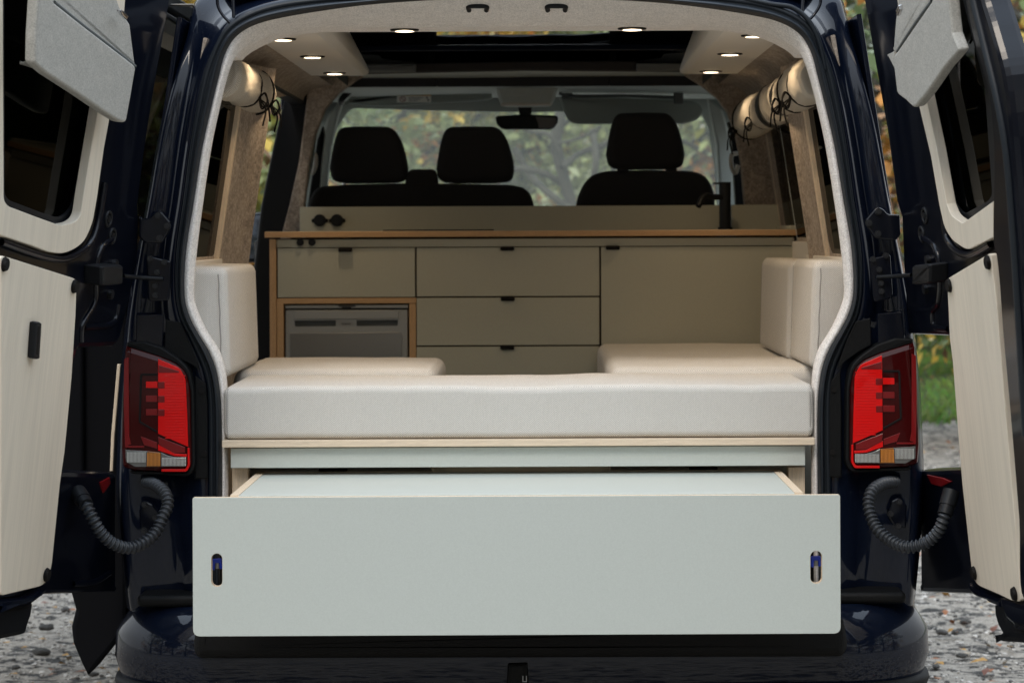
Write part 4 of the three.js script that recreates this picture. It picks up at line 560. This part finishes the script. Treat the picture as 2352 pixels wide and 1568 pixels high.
// ---------------------------------------------------------------- kitchen unit behind the front seats
const ZK = -1.85;
{
  const k = thing('kitchen_unit', 'low kitchen unit with sage drawers and plywood worktop behind the front seats', 'kitchen unit');
  const zb = ZK - 0.45, R = (x0, y0, x1, y1, z = ZK, d = 0.018, r = 0.0015) => pbox(x0, y0, x1, y1, z, d, r);
  const l = U(607, 540, ZK + 0.012).x, r = U(1832, 530, ZK + 0.012).x, yt = CY + 0.0085;
  const wt = part('worktop', box(l, r, yt - 0.0195, yt - 0.0012, zb, ZK + 0.012, 0.0015), M.oakH, k); part('worktop_laminate', box(l + 0.001, r - 0.001, yt - 0.0012, yt, zb, ZK + 0.010, 0), M.sage, wt);
  part('side_board', [R(619, 549, 634, 900, ZK + 0.002, 0.43)], M.oakV, k);
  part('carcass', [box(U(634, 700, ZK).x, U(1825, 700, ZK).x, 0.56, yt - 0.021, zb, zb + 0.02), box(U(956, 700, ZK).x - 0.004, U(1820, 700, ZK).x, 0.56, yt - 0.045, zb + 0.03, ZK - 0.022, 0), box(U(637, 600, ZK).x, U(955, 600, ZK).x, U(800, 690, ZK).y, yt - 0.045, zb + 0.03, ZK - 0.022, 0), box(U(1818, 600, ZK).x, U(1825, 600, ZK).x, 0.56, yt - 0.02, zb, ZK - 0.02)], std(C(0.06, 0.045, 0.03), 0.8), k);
  const fascia = part('fascia_board', R(634, 547.5, 1825, 566), M.sage, k); fascia.geometry.translate(0, 0, -0.004);
  for (const x of [689, 716]) part('round_socket', [cyl(U(x, 556.5, ZK + 0.002), V(0, 0, 1), 0.0112, 0.010, 24), cyl(U(x, 556.5, ZK + 0.008), V(0, 0, 1), 0.0085, 0.004, 24)], M.black, k);
  const handle = (x, y, p) => part('handle', [pbox(x - 16, y, x + 16, y + 9.5, ZK + 0.014, 0.016, 0.004)], M.cord, p);
  const f1 = part('drawer_front', R(637, 569.5, 953, 682.5), M.sage, k); handle(792, 569, f1);
  const f2 = part('drawer_front', R(957, 568, 1376.5, 680), M.sage, k); handle(1165, 566, f2);
  const f3 = part('drawer_front', R(957, 683.5, 1376.5, 792.5), M.sage, k); handle(1166, 681.5, f3);
  const f4 = part('drawer_front', R(957, 796, 1376.5, 905), M.sage, k); handle(1165, 793.5, f4);
  const f5 = part('cupboard_door', R(1381, 566, 1825, 790), M.sage, k); handle(1408, 564, f5);
  part('lower_board', R(1381, 793, 1825, 905), M.sage, k);
  const ap = part('fridge_surround', [R(635, 684.5, 956, 697, ZK, 0.40)], M.oakH, k); part('surround_post', [R(635.5, 697.4, 651, 905, ZK, 0.40), R(940, 697.4, 955.5, 905, ZK, 0.40)], M.oakV, ap);
  const bs = part('backsplash', [pbox(688, 473, 1680, 534, zb + 0.03, 0.018, 0.002), pbox(1681, 470, 1792, 529, zb + 0.03, 0.018, 0.002)], M.sage, k);
  for (const x of [734, 773.5]) part('wall_socket', [cyl(U(x, 506, zb + 0.036), V(0, 0, 1), 0.0205, 0.014, 28), pbox(x - 19, 502, x + 19, 511, zb + 0.036, 0.008, 0.003), cyl(U(x, 506, zb + 0.046), V(0, 0, 1), 0.016, 0.008, 28)], M.black, bs);
  part('window_board', [pbox(1798, 470, 1806, 530, zb + 0.03, 0.3, 0.001)].slice(1).concat([box(r - 0.02, r, yt, yt + 0.012, zb, ZK)]), M.sage, k);

  const fr = thing('compressor_fridge', 'silver compressor fridge with dark vents set in the plywood niche', 'fridge');
  const zf = ZK - 0.006;
  part('body', [box(U(655, 800, zf - 0.03).x, U(936, 800, zf - 0.03).x, 0.6, U(800, 702, zf - 0.03).y, zf - 0.38, zf - 0.035, 0.004)], M.black, fr);
  part('top_trim', pbox(654, 700.5, 937, 708, zf, 0.03, 0.002), M.fridge, fr);
  part('latch', [pbox(777, 701.5, 816, 704, zf + 0.004, 0.006, 0.001), pbox(784, 705, 806, 711, zf + 0.004, 0.01, 0.002)], M.black, fr);
  const d = part('door', slab([[655, 712, 2], [936, 711, 2], [936, 905], [655, 905]], planeZ(zf), 0.03, 0.003, [[[674, 734, 2], [773, 733.5], [773, 751, 3], [675, 752, 5]], [[816, 733.5], [916, 732.5, 2], [915, 750, 5], [817, 751, 3]]]), M.fridge, fr);
  part('vent', [pbox(672, 732, 918, 754, zf - 0.014, 0.01, 0.001)], M.greyDark, d); part('handle_bar', slab([[674, 713, 1], [915, 712, 1], [915, 732, 2], [674, 733, 2]], planeZ(zf + 0.005), 0.006, 0.002), M.fridge, d);
  part('door_inlay', slab([[665, 765, 4], [923, 763, 4], [923, 905], [665, 905]], planeZ(zf + 0.003), 0.006, 0.001), M.steel, d);
  const cv = document.createElement('canvas'); cv.width = 128; cv.height = 32; const c = cv.getContext('2d'); c.fillStyle = '#a0a19f'; c.fillRect(0, 0, 128, 32); c.fillStyle = '#1b1b1b'; c.font = 'bold 19px sans-serif'; c.textAlign = 'center'; c.textBaseline = 'middle'; c.fillText('DOMETIC', 66, 17);
  const t = new THREE.CanvasTexture(cv); t.colorSpace = THREE.SRGBColorSpace; const a = U(779, 739.5, zf + 0.001), b = U(810, 747.5, zf + 0.001);
  const logo = new THREE.Mesh(new THREE.PlaneGeometry(b.x - a.x, a.y - b.y).translate((a.x + b.x) / 2, (a.y + b.y) / 2, a.z), std(C(0.9, 0.9, 0.9), 0.5, { map: t })); logo.name = 'printed_name'; d.add(logo);

  const hob = thing('induction_hob', 'thin black glass hob lying on the plywood worktop', 'hob'); part('glass_plate', box(U(880, 530, -1.95).x, U(1131, 530, -1.95).x, yt, yt + 0.004, -2.2, -1.93, 0.001), M.cord, hob);
  const tp = thing('tap', 'black upright kitchen tap with angled spout beside the cupboard', 'tap'), zt = -2.1, base = U(1666, 526, zt);
  const w = (U(1680, 470, zt).x - U(1653, 470, zt).x) / 2, px = base.x, ty = U(1666, 418, zt).y;
  part('column', [cyl(V(px, (yt + ty) / 2, zt), V(0, 1, 0), w, ty - yt, 24), cyl(V(px, yt + 0.004, zt), V(0, 1, 0), w * 1.25, 0.008, 24)], M.black, tp);
  part('spout', tube([V(px, U(1660, 452, zt).y, zt), U(1640, 452, zt + 0.03), U(1622, 449, zt + 0.06), U(1614, 454, zt + 0.07), U(1604, 474, zt + 0.085)], 0.0095, 30, 12), M.black, tp); part('lever', tube([V(px, U(1660, 421, zt).y, zt), U(1638, 421, zt + 0.01)], 0.003, 4, 8), M.black, tp);
}

// front seats seen from behind
{
  const zs = -2.55, S = (q, z, d, b) => slab(q, planeZ(z), d, b, [], 5);
  const head = (x0, x1, y0, y1, z) => S([[x0 + 22, y0 + 1, 16], [x0 + 80, y0 - 1], [x1 - 36, y0, 18], [x1 - 16, y0 + 28, 24], [x1 - 3, y0 + 72, 20], [x1, y1 - 34], [x1 - 4, y1 - 4, 18], [x1 - 40, y1, 8], [x0 + 40, y1 + 1, 8], [x0 + 5, y1 - 4, 16], [x0 - 1, y1 - 34], [x0 + 2, y0 + 74, 20], [x0 + 10, y0 + 30, 20]], z, 0.11, 0.028);
  const a = thing('double_seat', 'black double passenger seat with two headrests left of the cab', 'van seat'), b = thing('driver_seat', 'black driver seat with one higher headrest right of the cab', 'van seat');
  part('seat_back', [S([[702, 560], [706, 462, 26], [724, 428, 22], [800, 423], [950, 420], [1180, 424, 20], [1212, 434, 26], [1226, 462, 20], [1231, 560]], zs, 0.14, 0.03), box(U(720, 600, zs).x, U(1220, 600, zs).x, 0.85, CY - 0.02, zs - 0.55, zs - 0.1, 0.06)], M.seat, a);
  part('belt_housing', S([[928, 430], [934, 396, 10], [944, 388, 8], [996, 388, 8], [1003, 398, 8], [1006, 430]], zs - 0.02, 0.08, 0.012), M.seat, a);
  for (const [x0, x1] of [[756, 935], [1002, 1181]]) { const h = part('headrest', head(x0, x1, 290, 420, zs - 0.015), M.seat, a); part('headrest_post', [0.19, 0.80].map((t) => cyl(U(x0 + (x1 - x0) * t, 424, zs - 0.045), V(0, 1, 0), 0.006, 0.06, 12)), M.chrome, h); }
  part('seat_back', [S([[1318, 560], [1324, 462, 20], [1336, 430, 26], [1356, 402, 24], [1392, 392, 12], [1480, 390], [1600, 392, 24], [1628, 408, 24], [1642, 440, 20], [1650, 560]], zs + 0.04, 0.14, 0.03), box(U(1340, 600, zs).x, U(1640, 600, zs).x, 0.85, CY, zs - 0.55, zs - 0.1, 0.06)], M.seat, b);
  { const h = part('headrest', head(1394, 1574, 258, 388, zs + 0.025), M.seat, b); part('headrest_post', [0.23, 0.81].map((t) => cyl(U(1394 + 180 * t, 388, zs - 0.005), V(0, 1, 0), 0.006, 0.06, 12)), M.chrome, h); part('post_collar', [0.2, 0.82].map((t) => pbox(1394 + 180 * t - 12, 386, 1394 + 180 * t + 14, 396, zs + 0.01, 0.04, 0.004)), M.seat, h); }
}

// ---------------------------------------------------------------- bed bench, drawer, cushions
const yS = CY - 0.343;
{
  const b = thing('bed_bench', 'plywood bed bench with sage apron above the open drawer', 'bench'), z0 = 0.03;
  const l = U(509, 1018, z0).x, r = U(1872, 1014, z0).x, yt = U(1190, 1008.5, z0).y, yb = U(1190, 1025, z0).y;
  part('bed_board', box(l, r, yb, yt, -0.42, z0, 0.0015), M.plyH, b);
  part('apron', pbox(529, 1026.5, 1850, 1072, 0.01, 0.018, 0.0015), M.lam, b);
  for (const [x0, x1] of [[533, 570], [1812, 1850]]) part('post', pbox(x0, 1073, x1, 1330, -0.03, 0.036, 0.0015), M.plyV, b);
  part('side_bench', [box(U(545, 1000, -0.5).x, U(1000, 1000, -0.62).x, 0.56, yS - 0.13, -1.0, -0.43), box(U(1400, 1000, -0.5).x, 0.80, 0.56, yS - 0.13, ZK + 0.03, -0.43), box(-0.72, 0.72, 0.56, yt - 0.03, -0.55, -0.53)], M.lam, b);

  const d = thing('pull_out_drawer', 'long sage drawer pulled out over the bumper with two finger slots', 'drawer');
  const zf = 0.44, fl = U(442, 1300, zf).x, fr = U(1931, 1297, zf).x, ft = U(1186, 1139.5, zf).y, fb = U(1186, 1458, zf).y, pz = planeZ(zf), v2 = (x, y) => new THREE.Vector2(x, y);
  const sheet = (z, th, rr2) => slabUV(roundPoly([[fl, ft, 0.004], [fr, ft, 0.004], [fr, fb, 0.016], [fl, fb, 0.016]]).map((p) => v2(...p)), planeZ(z), th, rr2, [slot(483.5, 511, 1270, 1348), slot(1861, 1890, 1264, 1341)]);
  function slot(x0, x1, y0, y1) { const a = onPlane(x0, y0, pz), c = onPlane(x1, y1, pz), R = (c.x - a.x) / 2, o = []; for (let k = 0; k <= 12; k++) { const t = Math.PI - k / 12 * Math.PI; o.push(v2(a.x + R + R * Math.cos(t), a.y - R + R * Math.sin(t))); } for (let k = 0; k <= 12; k++) { const t = -k / 12 * Math.PI; o.push(v2(a.x + R + R * Math.cos(t), c.y + R + R * Math.sin(t))); } return o; }
  const front = part('drawer_front', sheet(zf - 0.0012, 0.0165, 0.001), M.plyH, d); part('front_laminate', sheet(zf, 0.0011, 0.0004), M.lam, front);
  const zi = zf - 0.018, zb = -0.058, ol = U(590.5, 1083.8, zb).x, or = U(1792.3, 1078.4, zb).x, yt2 = U(1190, 1081, zb).y, th = 0.0185;
  for (const [a, c] of [[ol, ol + th], [or - th, or]]) part('side_board', box(a, c, yt2 - 0.24, yt2, zb, zi, 0.001), M.plyH, d);
  part('lid', box(ol + th, or - th, yt2 - 0.018, yt2 - 0.0015, zb + 0.006, zi, 0.001), M.lam, d); part('back_rail', box(ol + th, or - th, yt2 - 0.02, yt2, zb, zb + 0.006, 0.0005), M.plyH, d); part('base', box(ol + th, or - th, yt2 - 0.24, yt2 - 0.22, zb, zi - 0.05), M.plyH, d);
  for (const [x0, x1, y] of [[731, 797, 1080], [1583, 1649, 1076.5]]) part('hinge', pbox(x0, y - 3.5, x1, y + 2.5, zb + 0.008, 0.012, 0.002), M.cord, d);
  for (const [x, y, s] of [[498, 1298, 1], [1876, 1292, -1]]) {
    const L = part('slide_latch', [slab([[x - 13, y - 14, 6], [x + 11, y - 15, 6], [x + 12, y + 9, 4], [x + 5, y + 9, 2], [x + 4, y - 5, 3], [x - 5, y - 5, 3], [x - 6, y + 12, 2], [x - 13, y + 10, 4]], planeZ(zf - 0.03), 0.014, 0.003)], M.blue, d);
    part('latch_block', slab([[x - 4, y - 4], [x + 4, y - 4], [x + 4, y + 8], [x - 4, y + 8]], planeZ(zf - 0.034), 0.01, 0.001), M.steel, L); part('latch_rail', [pbox(x + s * 6, y - 34, x + s * 18, y + 60, zf - 0.05, 0.02, 0.002)], M.cord, L);
  }
}
{
  const cush = (name, label, x0, x1, y0, y1, z0, z1, r, o = {}) => {
    const g = new RoundedBoxGeometry(x1 - x0, y1 - y0, z1 - z0, 7, r), p = g.attributes.position, hx = (x1 - x0) / 2, hy = (y1 - y0) / 2, hz = (z1 - z0) / 2;
    for (let i = 0; i < p.count; i++) { // a soft, slightly uneven upholstered block
      const x = p.getX(i) / hx, y = p.getY(i) / hy, z = p.getZ(i) / hz, w = 0.004 * (vnoise(x * 4 + 9 + x0 * 7, z * 3 + 20, 5) - 0.5);
      p.setXYZ(i, p.getX(i) + (o.leanX || 0) * y * hy, p.getY(i) + w * (1 - Math.abs(y) < 0.2 ? 1 : 0.4), p.getZ(i) + w * 0.5 + (o.leanZ || 0) * y * hy);
    }
    g.computeVertexNormals(); g.translate((x0 + x1) / 2, (y0 + y1) / 2, (z0 + z1) / 2);
    const c = single(name, g, M.fabric, label, 'cushion'), xi = x0 < 0 ? x1 : x0, d = x0 < 0 ? -1 : 1, L = (h) => (o.leanX || 0) * h * hy, q = [];
    for (let i = 0; i <= 10; i++) { const h = -0.86 + 1.72 * i / 10; q.push(V(xi + d * r * 0.9 + L(h) + 0.0008 * Math.sin(i * 2.3), (y0 + y1) / 2 + h * hy, z1 + 0.0006)); }
    part('seam', [tube(q, 0.0016, 40, 6), tube([...q].map((p, i) => V(xi + d * 0.0004 + L(-0.86 + 0.172 * i), p.y, z0 + 0.02)), 0.0014, 40, 6)], M.stitch, c);
    return c;
  };
  const seg = (x0, x1, y0, y1, z0, z1, r, bulge, nx, nz) => { // cushion with enough cloth to sag: loft of rounded sections along x
    const rowsC = [], prof = []; const hy = (y1 - y0) / 2, hz = (z1 - z0) / 2;
    const arc = (cz, cy, a0) => { for (let k = 0; k <= 6; k++) { const a = a0 + k / 6 * Math.PI / 2; prof.push([cz + r * Math.cos(a), cy + r * Math.sin(a)]); } };
    arc(hz - r, hy - r, 0); for (let k = 1; k < 8; k++) prof.push([(hz - r) * (1 - k / 4), hy]); arc(-hz + r, hy - r, Math.PI / 2); arc(-hz + r, -hy + r, Math.PI); for (let k = 1; k < 8; k++) prof.push([(-hz + r) * (1 - k / 4), -hy]); arc(hz - r, -hy + r, -Math.PI / 2); prof.push(prof[0]);
    const N = nx; for (let i = -6; i <= N + 6; i++) {
      let x, k = 1; if (i < 0) { const a = -i / 6 * Math.PI / 2; x = x0 + r * (1 - Math.sin(a)); k = -(1 - Math.cos(a)) * r; } else if (i > N) { const a = (i - N) / 6 * Math.PI / 2; x = x1 - r * (1 - Math.sin(a)); k = -(1 - Math.cos(a)) * r; } else { x = x0 + r + (x1 - x0 - 2 * r) * i / N; k = 0; }
      rowsC.push(prof.map(([pz, py]) => { const sy = hy + k, sz = hz + k, yy = py * sy / hy, zz = pz * sz / hz, t = (x - x0) / (x1 - x0), w = bulge * Math.sin(Math.PI * Math.min(1, Math.max(0, t))) * (1 - (zz / hz) ** 2) * (yy > hy * 0.5 ? 1 : 0), n = (0.006 * (vnoise(x * 4 + 40, zz * 5 + 30, 17) - 0.5) + 0.0025 * (vnoise(x * 17 + 40, zz * 14 + 30, 19) - 0.5)) * (yy > 0 ? 1 : 0.2); return V(x, (y0 + y1) / 2 + yy + w + n, (z0 + z1) / 2 + zz + 0.006 * (vnoise(x * 5 + 70, yy * 9 + 10, 18) - 0.5) + 0.002 * (vnoise(x * 22 + 70, yy * 16 + 10, 20) - 0.5)); }));
    }
    const caps = [rowsC[0], rowsC[rowsC.length - 1]].map((rw) => { const c = rw.reduce((s, p) => s.add(p), V(0, 0, 0)).multiplyScalar(1 / rw.length); return loft([rw, rw.map(() => c)]); });
    return [loft(rowsC), ...caps];
  };
  const xl = U(511, 950, 0.022).x, xr = U(1871, 950, 0.022).x, yb = U(1190, 1006.5, 0.022).y;
  const welt = (q, r = 0.0022) => tube(q, r, 60, 6);
  const A = single('seat_cushion', seg(xl, xr, yb, CY - 0.357, -0.42, 0.022, 0.017, 0.004, 60), M.fabric, 'long off white bench cushion across the front of the seating', 'cushion');
  part('seam', [welt([V(xl + 0.012, yb + 0.004, 0.018), V(xl + 0.010, yb + 0.03, 0.0215), V(xl + 0.010, CY - 0.38, 0.0215), V(xl + 0.012, CY - 0.362, 0.012)], 0.0012), welt([V(xr - 0.012, yb + 0.004, 0.018), V(xr - 0.010, yb + 0.03, 0.0215), V(xr - 0.010, CY - 0.38, 0.0215), V(xr - 0.012, CY - 0.362, 0.012)], 0.0012)], M.stitch, A);
  single('seat_cushion', seg(U(540, 850, -0.5).x, U(1007, 850, -0.5).x, yS - 0.125, yS, -1.0, -0.43, 0.03, 0.006, 30), M.fabric, 'off white seat cushion on the left in front of the fridge', 'cushion');
  single('seat_cushion', seg(U(1397, 850, -0.5).x, 0.79, yS - 0.125, yS, -0.94, -0.43, 0.03, 0.006, 30), M.fabric, 'off white seat cushion on the right nearest the long front cushion', 'cushion');
  single('seat_cushion', seg(U(1388, 830, -1.0).x, 0.79, yS - 0.125, yS - 0.006, ZK + 0.02, -0.955, 0.03, 0.006, 30), M.fabric, 'off white seat cushion on the right against the kitchen unit', 'cushion');
  cush('back_cushion', 'off white upright back cushion standing against the left wall', -0.82, -0.70, yS + 0.0, CY - 0.076, -0.66, -0.09, 0.022, { leanX: -0.03 });
  cush('back_cushion', 'off white upright back cushion on the right nearest the door opening', 0.722, 0.815, yS, CY - 0.072, -0.765, -0.31, 0.022, { leanX: 0.04 });
  cush('back_cushion', 'off white upright back cushion on the right next to the kitchen unit', 0.712, 0.815, yS - 0.004, CY - 0.078, -1.52, -0.772, 0.022, { leanX: 0.03 });
}

// rolled fabric blinds tied up over the side windows
{
  const roll = (label, a, b, r, seedN, ties, strap) => {
    const t = thing('rolled_blind', label, 'rolled blind', undefined), d = b.clone().sub(a), L = d.length(), ax = d.clone().normalize(), up = V(0, 1, 0), sd = ax.clone().cross(up).normalize(), rowsR = [], N = 90;
    const rad = (u, k) => r * (1 + 0.05 * (vnoise(u * 34 + seedN, k * 1.6 + 8, 4) - 0.5) + 0.13 * (vnoise(u * 9 + seedN, k * 0.9 + 3, 3) - 0.5) + 0.06 * Math.sin(u * 7 + seedN)) * (1 - 0.10 * ties.reduce((s, q) => s + Math.exp(-(((u - q) * L / 0.03) ** 2)), 0));
    for (let i = 0; i <= N; i++) { const u = i / N, e = u < 0.02 ? 0.86 : u > 0.98 ? 0.86 : 1, c = a.clone().addScaledVector(d, u), row = []; for (let k = 0; k <= 18; k++) { const q = k / 18 * Math.PI * 2, R = rad(u, k % 18) * e; row.push(c.clone().addScaledVector(sd, Math.cos(q) * R).addScaledVector(up, Math.sin(q) * R * 1.15)); } rowsR.push(row); }
    const cap = (row) => { const c = row.reduce((s, p) => s.add(p), V(0, 0, 0)).multiplyScalar(1 / row.length), out = [row]; for (let k = 1; k <= 6; k++) out.push(row.map((p) => p.clone().lerp(c, k / 6).addScaledVector(ax, (k % 2 ? 0.004 : 0) * (row === rowsR[0] ? -1 : 1)))); return loft(out); };
    part('roll', [loft(rowsR), cap(rowsR[0]), cap(rowsR[N])], M.blind, t);
    const P = (u, q, k = 1.02) => a.clone().addScaledVector(d, u).addScaledVector(sd, Math.cos(q) * rad(u, 0) * k).addScaledVector(up, Math.sin(q) * rad(u, 0) * 1.15 * k);
    for (const u of ties) {
      const ring = []; for (let k = 0; k <= 24; k++) ring.push(P(u + 0.006 * Math.sin(k), k / 24 * Math.PI * 2, 1.04)); part('tie_cord', tube(ring, 0.0028, 60, 6), M.cord, t);
      const k0 = a.x < 0 ? (sd.x > 0 ? -0.62 : -2.5) : (sd.x > 0 ? -2.5 : -0.62), B = P(u, k0, 1.05), ins = V(a.x < 0 ? 1 : -1, 0, 0), bow = (dx, dy, dz) => B.clone().addScaledVector(ins, dx).add(V(0, dy, dz));
      part('tie_bow', [tube([B, bow(0.02, 0.012, 0.03), bow(0.028, -0.012, 0.05), bow(0.012, -0.03, 0.03), B], 0.0024, 24, 6), tube([B, bow(0.012, 0.014, -0.03), bow(0.02, -0.014, -0.045), bow(0.008, -0.022, -0.02), B], 0.0024, 24, 6), tube([B, bow(0.02, -0.03, 0.02), bow(0.014, -0.075, 0.035)], 0.0024, 14, 6), tube([B, bow(0.02, -0.02, -0.03), bow(0.024, -0.06, -0.045)], 0.0024, 14, 6), new THREE.IcosahedronGeometry(0.007, 1).translate(B.x, B.y, B.z)], M.cord, t);
    }
    for (const [u0, w] of strap) { const rw = [-1, 1].map((s) => { const o = []; for (let k = 0; k <= 24; k++) o.push(P(u0 + s * w / L / 2, k / 24 * Math.PI * 2, 1.05)); return o; }); part('band', loft(rw), M.canvas, t); }
  };
  roll('rolled cream blind tied with dark cords above the left rear window', V(-0.735, CY + 0.395, -0.2), V(-0.735, CY + 0.39, -0.98), 0.051, 2, [0.62, 0.9], []);
  roll('rolled cream blind above the right rear window nearest the door opening', V(0.74, CY + 0.385, -0.3), V(0.745, CY + 0.382, -1.12), 0.053, 5, [0.3, 0.62], [[0.9, 0.07]]);
  roll('rolled cream blind above the kitchen side window on the right', V(0.74, CY + 0.372, -1.2), V(0.735, CY + 0.368, -2.22), 0.055, 9, [0.42, 0.9], [[0.1, 0.08]]);
}

// recessed lamps
{
  const y = CY + 0.5, spot = (x, py, where) => {
    const t = thing('downlight', `round warm recessed lamp ${where}`, 'downlight', 'recessed lamps of the van ceiling'), p = UY(x, py, y - 0.002);
    const ring = new THREE.LatheGeometry([[0.0225, 0], [0.0225, -0.0015], [0.030, -0.002], [0.0345, -0.0015], [0.0355, 0.001]].map((q) => new THREE.Vector2(...q)), 36).translate(p.x, p.y, p.z);
    part('bezel', ring, M.cord, t); const lens = part('glowing_lens', new THREE.CircleGeometry(0.0235, 32).rotateX(Math.PI / 2).translate(p.x, p.y - 0.0036, p.z), M.glow, t); lens.castShadow = false;
    const L = new THREE.SpotLight(C(1, 0.74, 0.46), LAMP, 0, 1.35, 0.9, 2); L.name = 'downlight_beam'; L.position.set(p.x, p.y - 0.008, p.z); L.target.position.set(p.x, p.y - 1, p.z); L.shadow.radius = 1; L.castShadow = true; scene.add(L); scene.add(L.target);
  };
  spot(648, 90, 'nearest on the left ceiling panel'); spot(717, 130, 'in the middle of the left ceiling panel'); spot(768, 168, 'farthest on the left ceiling panel');
  spot(1734, 82, 'nearest on the right ceiling panel'); spot(1677, 124, 'in the middle of the right ceiling panel'); spot(1633, 164, 'farthest on the right ceiling panel');
  spot(929, 69, 'left of two under the felt header'); spot(1452, 66, 'right of two under the felt header');
}

renderer.render(scene, camera);
